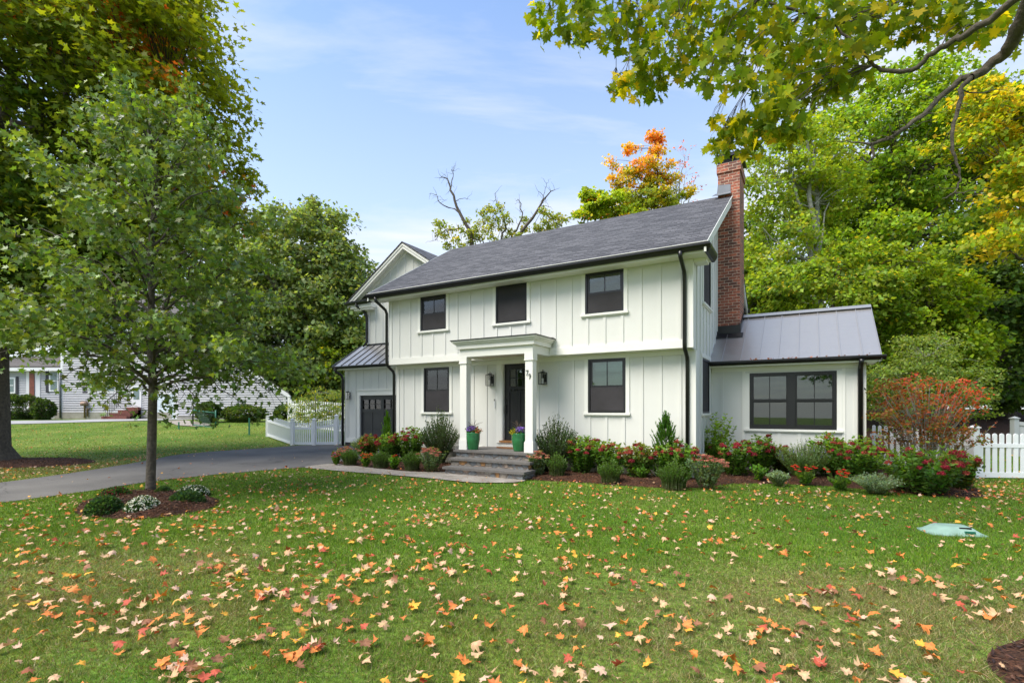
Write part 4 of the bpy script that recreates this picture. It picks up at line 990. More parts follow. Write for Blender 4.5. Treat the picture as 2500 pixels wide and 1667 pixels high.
# ================================================================== FENCES
def picket(mb, x, y, ux, uy, z0, z1, w=.076, th=.02):
    hw = w/2; pr = [(-hw, z0), (hw, z0), (hw, z1-.035), (hw*.72, z1-.012), (0, z1), (-hw*.72, z1-.012), (-hw, z1-.035)]
    mb.prism([(x+ux*p, y+uy*p, q) for p, q in pr], (-uy*th, ux*th, 0))
def fpost(p, h, mat, root_, w=.062, z=None):
    z = float(gz(*p)) if z is None else z
    m = MB(); m.box(p[0]-w, p[0]+w, p[1]-w, p[1]+w, z-.1, z+h); o = m.build('post', mat, root_)
    c = MB(); w2 = w+.018; c.box(p[0]-w2, p[0]+w2, p[1]-w2, p[1]+w2, z+h, z+h+.025)
    c.add([(p[0]-w2+.01, p[1]-w2+.01, z+h+.026), (p[0]+w2-.01, p[1]-w2+.01, z+h+.026), (p[0]+w2-.01, p[1]+w2-.01, z+h+.026), (p[0]-w2+.01, p[1]+w2-.01, z+h+.026), (p[0], p[1], z+h+.07)], [(0, 1, 4), (1, 2, 4), (2, 3, 4), (3, 0, 4), (3, 2, 1, 0)])
    c.build('post_cap', mat, o)
def section(p, q, h0, h1, root_, mat, sp=.125, sag=.0, g0=None, g1=None, rails=True, w=.076):
    p = np.array(p, float); q = np.array(q, float); L_ = np.linalg.norm(q-p); u = (q-p)/L_; n = int(round((L_-.12)/sp))
    z0 = float(gz(*p)) if g0 is None else g0; z1 = float(gz(*q)) if g1 is None else g1
    m = MB()
    for i in range(n):
        t_ = (i+.5)/n; s_ = .06+t_*(L_-.12); c = p+u*s_; zb = z0+(z1-z0)*t_; zt = zb+h0+(h1-h0)*t_-sag*4*t_*(1-t_)
        picket(m, c[0]+u[1]*.012, c[1]-u[0]*.012, u[0], u[1], zb+.07, zt, w)
    m.build('picket_panel', mat, root_)
    m = MB()
    for hh, r_ in ((.08, .055), (-.26, .04)):
        za = z0+(hh if hh > 0 else h0+hh); zc = z1+(hh if hh > 0 else h1+hh); a_, b_ = p+u*.05, q-u*.05; nx, ny = -u[1], u[0]
        P = [(a_[0]-nx*.02, a_[1]-ny*.02, za-r_), (b_[0]-nx*.02, b_[1]-ny*.02, zc-r_), (b_[0]-nx*.02, b_[1]-ny*.02, zc+r_), (a_[0]-nx*.02, a_[1]-ny*.02, za+r_)]
        m.prism(P, (nx*.045, ny*.045, 0))
    m.build('rail', mat, root_)
P1, P2, P3, P4 = (-11.5, 23.9), (-8.97, 20.75), (-8.09, 20.75), (-7.22, 20.9)
fr = root('picket_fence', (*P2, 0), 0, 'white picket fence curving from the lawn to the garage corner', 'fence', None)
P5 = (-6.78, 20.95)
_mk = COL.objects
class Sub: pass
def fence(label, pts, hs, secs, loc, posts, mat, grp=None, **kw):
    r0 = root('picket_fence', (loc[0], loc[1], 0), 0, label, 'fence', grp)
    n0 = set(bpy.data.objects)
    for p, h in posts: fpost(p, h, mat, r0)
    for a_, b_, h0, h1, k in secs: section(a_, b_, h0, h1, r0, mat, **k)
    for o in set(bpy.data.objects)-n0:
        if o.parent is r0: o.matrix_parent_inverse = r0.matrix_basis.inverted()
    return r0
bpy.data.objects.remove(fr)
fence('white picket fence with thick capped posts between neighbour lawn and garage corner', None, None,
      [(P1, P2, 1.0, .93, dict(sp=.13, w=.042)), (P2, P3, .95, .95, dict(sp=.082, w=.05, sag=.02)), (P3, P4, .97, 1.08, dict(sp=.082, w=.05)), (P4, P5, 1.05, 1.05, dict(sp=.085, w=.05))],
      P2, [(P1, 1.08), (P2, 1.05), (P3, 1.05), (P4, 1.2)], M['vinyl'])
Q1, Q2, Q3, Q4 = (-8.6, 26.3), (-5.9, 25.2), (-12.2, 27.8), (-3.4, 24.2)
fence('white picket fence behind the pale leafy bush at the back of the garage', None, None,
      [(Q3, Q1, 1.5, 1.5, dict(sp=.15, w=.085)), (Q1, Q2, 1.5, 1.5, dict(sp=.15, w=.085)), (Q2, Q4, 1.5, 1.5, dict(sp=.15, w=.085))], Q1, [(Q1, 1.65), (Q2, 1.65), (Q3, 1.65)], M['vinyl'])
R1, R2, R3, R4 = (8.80, 12.55), (9.92, 10.9), (12.4, 10.85), (15, 10.8)
fence('white picket fence with round topped pickets right of the red leaved shrub', None, None,
      [(R1, R2, .95, .99, dict(sp=.125, w=.066)), (R2, R3, .97, .97, dict(sp=.152, w=.092)), (R3, R4, .97, .97, dict(sp=.152, w=.092))], R2, [(R2, 1.08), (R3, 1.06), (R4, 1.06)], M['vinyl'])
def vinylfence():
    p, q = np.array((13.9, 14.05)), np.array((18.2, 12.4)); r0 = root('privacy_fence', (*p, 0), 0, 'grey solid vinyl fence stepping down beyond the right pickets', 'fence')
    n0 = set(bpy.data.objects); zg = float(gz(*p)); zt = CH+(HY-1022)/F*14.05
    fpost(tuple(p), zt-zg, M['greyvinyl'], r0, .065)
    u = (q-p)/np.linalg.norm(q-p); m = MB(); e = p+u*2.2
    m.prism([(p[0], p[1], zg), (e[0], e[1], zg-.5), (e[0], e[1], zt-.42), (p[0], p[1], zt-.06)], (-u[1]*.03, u[0]*.03, 0)); m.build('panel', M['greyvinyl'], r0)
    m = MB(); m.prism([(p[0]+u[1]*.02, p[1]-u[0]*.02, zt-.16), (e[0]+u[1]*.02, e[1]-u[0]*.02, zt-.50), (e[0]+u[1]*.02, e[1]-u[0]*.02, zt-.40), (p[0]+u[1]*.02, p[1]-u[0]*.02, zt-.06)], (-u[1]*.06, u[0]*.06, 0)); m.build('rail', M['greyvinyl'], r0)
    fpost(tuple(e), zt-zg-.4, M['greyvinyl'], r0, .065)
    for o in set(bpy.data.objects)-n0:
        if o.parent is r0: o.matrix_parent_inverse = r0.matrix_basis.inverted()
vinylfence()
def metalpost(px, yt, yb, Y, w, label):
    x = (px-CX)/F*Y; zb = CH+(HY-yb)/F*Y; zt = CH+(HY-yt)/F*Y; m = MB(); g_ = float(gz(x, Y))
    m.prism([(x-w, Y-w, g_-.05), (x+w, Y-w, g_-.05), (x+w, Y-w*.4, g_-.05), (x+w*.4, Y-w*.4, g_-.05), (x+w*.4, Y+w, g_-.05), (x-w*.4, Y+w, g_-.05), (x-w*.4, Y-w*.4, g_-.05), (x-w, Y-w*.4, g_-.05)], (0, 0, max(zt-g_, .4)+.05))
    tag(m.build('stake', M['greenpost']), label, 'stake')
metalpost(609, 1020, 1067, 24.5, .035, 'taller green metal stake in the lawn left of the picket fence')
metalpost(437, 1035, 1057, 26.5, .03, 'short green stake in the neighbour lawn near the young tree trunk')

# ================================================================== NEIGHBOUR'S HOUSE
NY = 35.0
def nx(px): return (px-CX)/F*NY
def nz(py): return CH+(HY-py)/F*NY
nb = root('neighbour_house', (nx(300), NY, .8), 0, 'grey clapboard neighbour house half hidden by trees on the left', 'house')
NO = (nx(300), NY, .8)
def NBM(): return MB(NO)
def clap(mb, x0, x1, z0, z1, y=NY, top=None, dz=.16):
    z = z0
    while z < z1-.01:
        h = min(dz, z1-z); a_, b_ = x0, x1
        if top: a_, b_ = top(z+h*.5)
        if b_ > a_: mb.prism([(a_, y-.07, z+.0), (a_, y, z+.04), (a_, y, z+h), (a_, y-.008, z+h+.0)], (b_-a_, 0, 0))
        z += dz
gzN = nz(1022)
w = NBM()
clap(w, nx(-120), nx(152), nz(1013), nz(905), NY+.55); w.box(nx(-120), nx(153), NY+.56, NY+7, gzN-.6, nz(905))
clap(w, nx(153), nx(322), nz(1006), nz(770)); w.box(nx(153), nx(440), NY+.01, NY+9, gzN-.5, nz(770))
clap(w, nx(322), nx(352), nz(1006), nz(770)); clap(w, nx(352), nx(372), nz(1016), nz(770)); clap(w, nx(372), nx(427), nz(962), nz(770)); clap(w, nx(427), nx(440), nz(1016), nz(770))
apx, apz = nx(560), nz(872)
tpr = lambda z: (nx(440), nx(704) if z < nz(957) else nx(704)-(z-nz(957))*(nx(704)-apx)/(apz-nz(957)))
clap(w, 0, 0, nz(1014), apz-.02, NY-.3, tpr); w.prism([(nx(440), NY-.29, gzN-.6), (nx(704), NY-.29, gzN-.6), (nx(704), NY-.29, nz(957)), (apx, NY-.29, apz), (nx(440), NY-.29, apz)], (-4.8, 7.6, 0))
w.build('clapboard_wall', M['nsiding'], nb)
m = NBM(); m.box(nx(135), nx(420), NY-.06, NY+.2, gzN-.6, nz(1006)); m.box(nx(440), nx(704), NY-.32, NY-.2, gzN-.8, nz(1014)); m.build('foundation', M['concrete'], nb)
m = NBM(); m.box(nx(-125), nx(160), NY+.1, NY+.6, nz(905), nz(897)); m.build('eave_board', M['ntrim'], nb); m = NBM(); m.box(nx(149), nx(156), NY-.045, NY-.001, nz(1006), nz(770))
m.build('corner_board', M['ntrim'], nb); m = NBM(); m.box(nx(69), nx(82), NY+.47, NY+.54, nz(1000), nz(903)); m.build('door_casing', M['ntrim'], nb); m = NBM(); m.box(nx(48), nx(57), NY+.47, NY+.54, nz(1000), nz(903))
m.build('door_casing', M['ntrim'], nb); m = NBM()
rk = [(apx, NY-.5, apz+.12), (nx(712), NY-.5, nz(957)-.12), (nx(712), NY-.5, nz(957)-.40), (nx(698), NY-.5, nz(957)-.16), (apx, NY-.5, apz-.1)]
m.prism(rk, (0, .15, 0)); m.box(nx(697), nx(704), NY-.34, NY-.3, nz(1014), nz(957)-.1)
m.build('rake_board', M['ntrim'], nb); m = NBM(); m.box(nx(366), nx(372), NY-.05, NY-.001, nz(1023), nz(955)); m.box(nx(427), nx(433), NY-.05, NY-.001, nz(1023), nz(955))
m.box(nx(372), nx(427), NY-.05, NY-.001, nz(962), nz(955))
m.build('garage_casing', M['ntrim'], nb)
m = NBM(); m.prism([(nx(-125), NY+.1, nz(897)), (nx(160), NY+.1, nz(897)), (nx(160), NY+4, nz(860)), (nx(-125), NY+4, nz(860))], (0, 0, .1))
m.prism([(nx(145), NY-.35, nz(770)), (nx(450), NY-.35, nz(770)), (nx(450), NY+4, nz(690)), (nx(145), NY+4, nz(690))], (0, 0, .1))
m.prism([(apx, NY-.5, apz+.12), (nx(714), NY-.5, nz(957)-.10), (nx(714), NY-.5, nz(957)-.06), (apx, NY-.5, apz+.17)], (-5.4, 7.6, 0)); m.prism([(nx(430), NY-.5, apz+.0), (apx, NY-.5, apz+.12), (apx, NY-.5, apz+.24), (nx(430), NY-.5, apz+.1)], (-5.4, 7.6, 0)); m.build('roof', M['nroof'], nb)
def nwin(x0, x1, y0, y1, Y=NY, sh=12, label=None):
    m = NBM(); m.box(nx(x0), nx(x1), Y-.06, Y-.01, nz(y1), nz(y0)); o = m.build('window', M['ntrim'], nb)
    m = NBM(); m.box(nx(x0+4), nx(x1-4), Y-.07, Y-.061, nz(y1-4), nz(y0+4)); m.build('pane', M['nglass'], o)
    m = NBM(); m.box(nx(x0+4), nx(x1-4), Y-.085, Y-.071, nz((y0+y1)/2+1), nz((y0+y1)/2-1)); m.build('meeting_rail', M['ntrim'], o)
    if sh:
        for a_ in (x0-sh+1, x1+1):
            m = NBM(); m.box(nx(a_), nx(a_+sh-2), Y-.06, Y-.01, nz(y1+2), nz(y0-2)); m.build('shutter', M['nshutter'], o)
nwin(105, 129, 903, 955, NY+.5, 9); nwin(3, 22, 920, 960, NY+.5, 7); nwin(222, 268, 780, 852, sh=16); nwin(268, 315, 780, 852, sh=0); nwin(216, 284, 930, 958, sh=14)
m = NBM(); m.box(nx(316), nx(332), NY-.06, NY-.01, nz(856), nz(778)); m.build('shutter', M['nshutter'], nb)
m = NBM(); m.box(nx(57), nx(69), NY+.42, NY+.47, nz(1005), nz(905)); m.build('front_door', M['ndoor'], nb)
m = NBM(); m.box(nx(323), nx(347), NY-.08, NY-.036, nz(996), nz(940)); o = m.build('side_door', M['ntrim'], nb); m = NBM(); m.box(nx(328), nx(342), NY-.09, NY-.081, nz(975), nz(945)); m.build('pane', M['nglass'], o)
m = NBM()
for i in range(4): m.box(nx(372), nx(427), NY-.045+.006*(i % 2), NY-.036, nz(1022-15*i)+.01, nz(1022-15*(i+1)))
m.build('garage_door', M['ngarage'], nb)
m = NBM()
for i in range(4): m.box(nx(287+10*i), nx(346), NY-1.4+.35*i, NY-.09, gzN-.3+.2*i if i else gzN-.5, gzN+.02+.2*(i+1)-.03)
m.build('brick_steps', M['nbrick'], nb)
m = NBM()
for i in range(9):
    x_ = 295+i*4.2; zb = gzN+.2+.8*i/8; m.tube([(nx(x_), NY-1.45, zb-.2), (nx(x_), NY-1.45, zb+.85)], .02, 4)
m.tube([(nx(295), NY-1.45, gzN+1.05), (nx(329), NY-1.45, gzN+1.85)], .03, 4); m.build('stair_railing', M['black'], nb)
m = NBM(); m.tube([(nx(150), NY-.1, nz(1020)), (nx(150), NY-.1, nz(905))], .05, 6); m.build('downspout', M['lead'], nb)
m = NBM(); m.tube([(nx(210), NY-.12, nz(1020)), (nx(210), NY-.12, nz(985)), (nx(217), NY-.12, nz(985))], .05, 6); m.tube([(nx(217), NY-.12, nz(1016)), (nx(217), NY-.12, nz(997)), (nx(222), NY-.12, nz(997))], .05, 6); m.tube([(nx(205), NY-.2, nz(985)), (nx(218), NY-.2, nz(985))], .14, 8); m.build('gas_meter', M['brass'], nb)
def meshgate():
    Y = 28.; X0, X1 = (471-CX)/F*Y, (542-CX)/F*Y; z0, z1 = CH+(HY-1037)/F*Y, CH+(HY-1001)/F*Y
    r0 = root('wire_gate', (X0, Y, float(gz(X0, Y))), 0, 'low green wire mesh gate in front of the round clipped bush', 'gate'); off = (X0, Y, float(gz(X0, Y)))
    m = MB(off); zb = float(gz(X0, Y))
    m.tube([(X0, Y, zb-.1), (X0, Y, CH+(HY-988)/F*Y)], .04, 6); m.build('post', M['black'], r0); m = MB(off); m.tube([(X1, Y-.6, zb-.2), (X1, Y-.6, z1)], .035, 6); m.build('post', M['greenpost'], r0)
    m = MB(off); m.tube([(X0, Y, z1), (X1, Y-.6, z1-.15)], .03, 6); m.tube([(X0, Y, z0), (X1, Y-.6, z0-.15)], .03, 6); m.build('frame', M['greenpost'], r0)
    m = MB(off)
    for i in range(28):
        t_ = i/28; x_ = X0+(X1-X0)*t_; dx = (z1-z0)
        for s_ in (1, -1):
            xa, xb = x_, x_+s_*dx
            if min(xa, xb) >= X0-.01 and max(xa, xb) <= X1+.01: 
                ta, tb = (xa-X0)/(X1-X0), (xb-X0)/(X1-X0); m.tube([(xa, Y-.6*ta, z0-.15*ta), (xb, Y-.6*tb, z1-.15*tb)], .006, 3, False)
    m.build('wire_mesh', M['chain'], r0)
meshgate()
# ================================================================== BED PLANTS
def stems_leaves(L, m, base, n, h, rad, leaf, ls, cols, r, spread=.6, bend=.3, lean_up=.7, per=16, tpl=OVAL, sr=.004, start=.15, droop=0., taper=.0, two=False, stemseg=3, hv=.25):
    """shoots rising from a base; leaves along each. spread: how far the tips fan out relative to rad"""
    tips = []
    for i in range(n):
        a_ = r.uniform(0, 2*math.pi); q = math.sqrt(r.uniform(0, 1)); hh = h*r.uniform(1-hv, 1)*(1-taper*q)
        b0_ = np.array([base[0]+math.cos(a_)*q*rad*(1-spread), base[1]+math.sin(a_)*q*rad*(1-spread), base[2]])
        tp_ = np.array([base[0]+math.cos(a_)*q*rad, base[1]+math.sin(a_)*q*rad, base[2]+hh])
        mid = (b0_+tp_)/2+np.array([-math.cos(a_), -math.sin(a_), 0])*rad*bend*.3*(-1 if droop else 1)
        k = per; t_ = np.linspace(start, 1, k)[:, None]+r.normal(size=(k, 1))*.015
        Pp = (1-t_)**2*b0_+2*t_*(1-t_)*mid+t_**2*tp_; tan = nrm(2*(1-t_)*(mid-b0_)+2*t_*(tp_-mid))
        out = rdir(k, r); out -= (out*tan).sum(1, keepdims=True)*tan; out = nrm(out)
        D = tan*lean_up+out*(1-lean_up)-np.array([0, 0, droop]); Nn = np.cross(np.cross(out, tan), D)+rdir(k, r)*.3
        Nn = np.where(Nn[:, 2:3] < 0, -Nn, Nn)
        L.add(Pp, D, Nn, ls*r.uniform(.65, 1.2, k), cols(Pp, k, r), tpl)
        if two: L.add(Pp, D*[-1, -1, 1], Nn, ls*r.uniform(.65, 1.2, k), cols(Pp, k, r), tpl)
        if m is not None: m.tube([b0_, (b0_+2*mid+tp_)/4, tp_], [sr, sr*.8, sr*.4], stemseg, False)
        tips.append(tp_)
    return np.array(tips)
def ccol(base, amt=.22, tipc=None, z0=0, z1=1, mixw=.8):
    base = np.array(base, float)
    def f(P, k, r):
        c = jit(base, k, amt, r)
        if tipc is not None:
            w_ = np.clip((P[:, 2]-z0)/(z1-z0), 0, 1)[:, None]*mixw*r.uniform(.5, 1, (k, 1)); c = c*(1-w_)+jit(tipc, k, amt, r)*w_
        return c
    return f
def heads(Lf, pts, rad, cols, r, n=90, flat_=.7, ls=.02, tpl=STAR):
    for p in pts:
        d = rdir(n, r); d[:, 2] = np.abs(d[:, 2])*1.0-.25; d = nrm(d); rr = rad*r.uniform(.8, 1.15)
        q = p+d*[rr, rr, rr*flat_]*r.uniform(.75, 1.05, (n, 1)); c = cols[r.integers(0, len(cols))]
        Lf.add(q, rdir(n, r), d+rdir(n, r)*.4, ls*r.uniform(.7, 1.2, n), jit(c, n, .28, r), tpl)
HYL = (.12, .23, .03); HRED = [(.28, .02, .035), (.36, .035, .055), (.22, .02, .03), (.42, .12, .06), (.30, .06, .04)]
SEDP = [(.50, .16, .12), (.56, .22, .16), (.42, .12, .09)]
cnt = 0
def plant(kind, x0, x1, yt, yb, label, cat, group=None, seed=0, Yfix=None, nh=None):
    global cnt; cnt += 1; r = np.random.default_rng(1000+cnt*7+seed)
    if Yfix: Y = Yfix; X = ((x0+x1)/2-CX)/F*Y
    else:
        X, Y = at((x0+x1)/2, yb, .04)
    W = (x1-x0)/F*Y*(1.15 if kind[:3] != 'mum' else 1.1); rad = W/2
    a_, b_ = toab(X, Y); lim = None            # keep the plant in front of the wall
    if AL < a_ < AR: lim = B0-.22-min(rad*.6, .4)
    elif AR <= a_ < WA: lim = WB-.22-min(rad*.6, .45)
    if lim and b_ > lim and not Yfix:
        s_ = lim/b_; X *= s_; Y *= s_; rad *= s_
    z0 = float(gz(X, Y))+.04; h = (CH+(HY-yt)/F*Y-z0)*{'box': 1.15, 'hyd': 1.24, 'sed': 1.1, 'hol': 1.05, 'cat': 1.15, 'per': 1.15, 'lav': 1.2}.get(kind[:3], 1.04)
    nm = {'box': 'boxwood', 'hyd': 'hydrangea', 'sed': 'stonecrop', 'hol': 'holly_shrub', 'jun': 'juniper', 'cat': 'catmint', 'con': 'coneflower', 'lav': 'lavender', 'per': 'perennial', 'mum': 'chrysanthemum', 'tal': 'leafy_shrub', 'red': 'red_leaved_shrub'}[kind.split('_')[0]]
    rt = root(nm, (X, Y, z0-.04), 0, label, cat, group); base = np.array([0, 0, 0.02]); L = Leaves(); m = MB(); Fl = Leaves(); k0 = kind.split('_')[0]; tone = kind.split('_')[1] if '_' in kind else ''
    if k0 == 'box':
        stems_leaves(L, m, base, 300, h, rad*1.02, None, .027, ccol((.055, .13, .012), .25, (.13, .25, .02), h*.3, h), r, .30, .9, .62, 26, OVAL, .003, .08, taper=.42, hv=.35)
        L.build('foliage', M['glossleaf'], rt)
    elif k0 == 'hol':
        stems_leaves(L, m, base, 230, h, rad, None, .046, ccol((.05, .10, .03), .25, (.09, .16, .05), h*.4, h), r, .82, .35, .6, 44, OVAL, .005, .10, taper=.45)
        L.build('foliage', M['glossleaf'], rt)
    elif k0 == 'jun':
        n = 150 if tone else 230
        for i in range(n):
            t_ = r.uniform(0, 1)**1.1; a2 = r.uniform(0, 6.28); rr = rad*(1.45 if not tone else 1.15)*(1-t_)**.8*r.uniform(.45, 1.05)+.01; l = h*.22*r.uniform(.7, 1.2)*(1-.35*t_)
            b2 = np.array([math.cos(a2)*rr*.45, math.sin(a2)*rr*.45, h*t_*.80]); tp_ = b2+np.array([math.cos(a2)*rr*.6, math.sin(a2)*rr*.6, l+.02]); k = 46
            u = r.uniform(0, 1, (k, 1)); Pp = b2+(tp_-b2)*u+rdir(k, r)*.018*(1-u); D = nrm((tp_-b2)[None])*.8+rdir(k, r)*.35
            L.add(Pp, D, rdir(k, r), r.uniform(.03, .06, k), jit(((.085, .19, .015) if tone else (.05, .125, .02)), k, .25, r)*(1+.45*u), KITE, width=np.full(k, .35))
        m.tube([base, (0, 0, h*.8)], [.012, .004], 5); L.build('foliage', M['leaf'], rt)
    elif k0 == 'hyd':
        big = h > .95; n = int(38+48*rad*1.6)
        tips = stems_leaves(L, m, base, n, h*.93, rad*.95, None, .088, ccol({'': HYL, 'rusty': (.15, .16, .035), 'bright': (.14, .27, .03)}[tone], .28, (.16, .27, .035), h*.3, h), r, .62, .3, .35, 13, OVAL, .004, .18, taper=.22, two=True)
        stems_leaves(L, None, base, n//2, h*.55, rad*.95, None, .085, ccol((.06, .13, .02), .3), r, .5, .3, .2, 10, OVAL, .004, .1, two=True)
        L.build('foliage', M['leaf'], rt)
        c_ = nh or max(7, int(20*rad/.45)); idx = np.argsort(-.6*tips[:, 2]+.45*tips[:, 1]+r.normal(size=len(tips))*.22)[:c_]
        for q in tips[idx]:
            q = q+np.array([0, -.03, -abs(r.normal())*.10*h])
            Fh = Leaves(); heads(Fh, [q+[0, 0, .02]], .056, HRED, r, 110, .8, .023); Fh.build('flower_head', M['petal'], rt)
    elif k0 == 'sed':
        tips = stems_leaves(L, m, base, int(34+40*rad), h*.93, rad*.98, None, .062, ccol((.12, .19, .085), .2), r, .7, .3, .35, 12, OVAL, .005, .15, taper=.25, two=True)
        L.build('foliage', M['leaf'], rt)
        idx = np.argsort(-tips[:, 2]*.6+.25*tips[:, 1]+r.normal(size=len(tips))*.05)[:(nh or int(18+14*rad))]
        for q in tips[idx]:
            Fh = Leaves(); heads(Fh, [q+[0, 0, .0]], .052, SEDP, r, 80, .35, .016); Fh.build('flower_head', M['petal'], rt)
    elif k0 == 'cat':
        tips = stems_leaves(L, m, base, 330, h, rad, None, .030, ccol((.17, .26, .13) if not tone else (.12, .22, .05), .22, (.30, .36, .27), h*.35, h), r, .72, .4, .5, 30, OVAL, .0025, .15, taper=.35)
        L.build('foliage', M['leaf'], rt)
        for q in tips[r.choice(len(tips), 22, replace=False)]:
            n = 14; Fh = Leaves(); qq = q+np.c_[r.normal(size=(n, 2))*.006, r.uniform(-.09, .03, n)]; Fh.add(qq, rdir(n, r), rdir(n, r), r.uniform(.014, .024, n), jit((.20, .20, .34), n, .3, r), KITE); Fh.build('flower_spike', M['petal'], rt)
    elif k0 == 'lav':
        stems_leaves(L, m, base, 220, h, rad, None, .034, ccol((.22, .30, .19), .22), r, .75, .5, .55, 20, KITE, .002, .1, taper=.35); L.build('foliage', M['leaf'], rt)
    elif k0 == 'per':
        stems_leaves(L, m, base, 40, h, rad, None, .075, ccol((.10, .22, .02), .25), r, .8, .6, .45, 7, OVAL, .003, .1, taper=.3); L.build('foliage', M['leaf'], rt)
        if tone == 'red': Fh = Leaves(); heads(Fh, [np.array([.03, 0, h*1.0]), np.array([-.04, .02, h*.9])], .04, [(.55, .05, .02)], r, 60, .5, .02); Fh.build('flower_head', M['petal'], rt)
    elif k0 == 'con':
        pc = {'red': (.62, .03, .015), 'orange': (.70, .10, .02), 'dark': (.42, .03, .03)}[tone]
        tips = stems_leaves(L, m, base, 16 if tone != 'dark' else 12, h*.95, rad*.9, None, .07, ccol((.10, .17, .035), .25), r, .85, .3, .7, 4, KITE, .003, .1, hv=.35)
        stems_leaves(L, None, base, 30, h*.5, rad*.7, None, .08, ccol((.10, .19, .03), .25), r, .7, .4, .6, 6, KITE, .003, .1); L.build('foliage', M['leaf'], rt)
        for q in tips:
            Fh = Leaves(); n = 16; a2 = np.arange(n)*2*math.pi/n; d = np.c_[np.cos(a2), np.sin(a2), -.35*np.ones(n)]
            Fh.add(q+d*.008, d, np.c_[np.zeros((n, 2)), np.ones(n)]+d*.2, np.full(n, .036), jit(pc, n, .2, r), OVAL); d2 = rdir(24, r); d2[:, 2] = np.abs(d2[:, 2]); Fh.add(q+d2*.014, rdir(24, r), d2, np.full(24, .011), jit((.16, .035, .01), 24, .3, r), KITE); Fh.build('flower_head', M['petal'], rt)
    elif k0 == 'mum':
        n = 2600; d = rdir(n, r); d[:, 2] = np.abs(d[:, 2]); R_ = np.array([rad, rad*.95, h])
        q = d*R_*r.uniform(.55, 1.0, (n, 1))**.5; L.add(q, d+rdir(n, r)*.7, d+rdir(n, r)*.6, r.uniform(.02, .038, n), jit((.045, .10, .035), n, .3, r), LOBE); L.build('foliage', M['leaf'], rt)
        if tone:
            fcx = {'white': (.72, .72, .60), 'dark': (.16, .015, .02), 'few': (.75, .73, .45)}[tone]; n = {'white': 330, 'dark': 150, 'few': 120}[tone]
            d = rdir(n, r); d[:, 2] = np.abs(d[:, 2])+.15; d = nrm(d); q = d*R_*1.03
            for k in range(3): Fl.add(q, np.roll(rdir(n, r), 1), d+rdir(n, r)*.2, r.uniform(.016, .026, n), jit(fcx, n, .1, r), LOBE)
            Fl.build('flower', M['petal'], rt)
        m.tube([(0, 0, -.05), (0, 0, h*.5)], .02, 5)
    elif k0 == 'tal':
        stems_leaves(L, m, base, 26, h, rad*.95, None, .085, ccol((.20, .34, .05), .25, (.30, .45, .07), h*.5, h), r, .75, .25, .3, 34, OVAL, .006, .12, two=True, hv=.35)
        stems_leaves(L, None, base, 40, h*.5, rad*1.0, None, .06, ccol((.09, .18, .025), .28), r, .6, .25, .3, 14, OVAL, .006, .1, two=True); L.build('foliage', M['leaf'], rt)
        for q in ((.1, -.1, h*.52), (.22, 0, h*.57), (-.1, -.15, h*.42)): Fh = Leaves(); heads(Fh, [np.array(q)], .055, HRED, r); Fh.build('flower_head', M['petal'], rt)
    elif k0 == 'red':
        def cf(P, k, r):
            hi = np.clip((P[:, 2]/h-.35)/.5, 0, 1)[:, None]; right = np.clip(P[:, 0:1]/rad*.5+.5, 0, 1)
            a2 = jit((.20, .09, .03), k, .35, r); b2 = jit((.50, .07, .045), k, .3, r); g2 = jit((.12, .17, .03), k, .3, r); w_ = np.clip(hi*right*1.6*r.uniform(.3, 1.3, (k, 1)), 0, 1); gw = (r.uniform(0, 1, (k, 1)) < .28)
            return np.where(gw, g2, a2*(1-w_)+b2*w_)
        stems_leaves(L, m, base, 30, h, rad, None, .07, cf, r, .80, .25, .35, 26, OVAL, .009, .42, two=True, hv=.45, taper=.2, stemseg=5)
        for _ in range(160):
            a2 = r.uniform(0, 6.28); q2 = r.uniform(0, 1)**.5*rad; zz = h*r.uniform(.38, .97)*(1-.12*q2/rad); c2 = np.array([math.cos(a2)*q2, math.sin(a2)*q2*.7, zz]); n2 = 26; P2 = c2+nrm(r.normal(size=(n2, 3)))*r.uniform(0, 1, (n2, 1))**.5*[.17, .15, .10]
            L.add(P2, rdir(n2, r)*[1, 1, .5]-[0, 0, .3], rdir(n2, r)+[0, -.2, .8], r.uniform(.04, .085, n2), cf(P2, n2, r), OVAL); m.tube([(c2[0]*.45, c2[1]*.45, zz*.62), tuple(c2)], [.006, .002], 3, False)
        L.build('foliage', M['leaf'], rt)
    st_ = m.build('stem', M['stem'] if k0 not in ('red',) else M['palebark'], rt)
    return rt
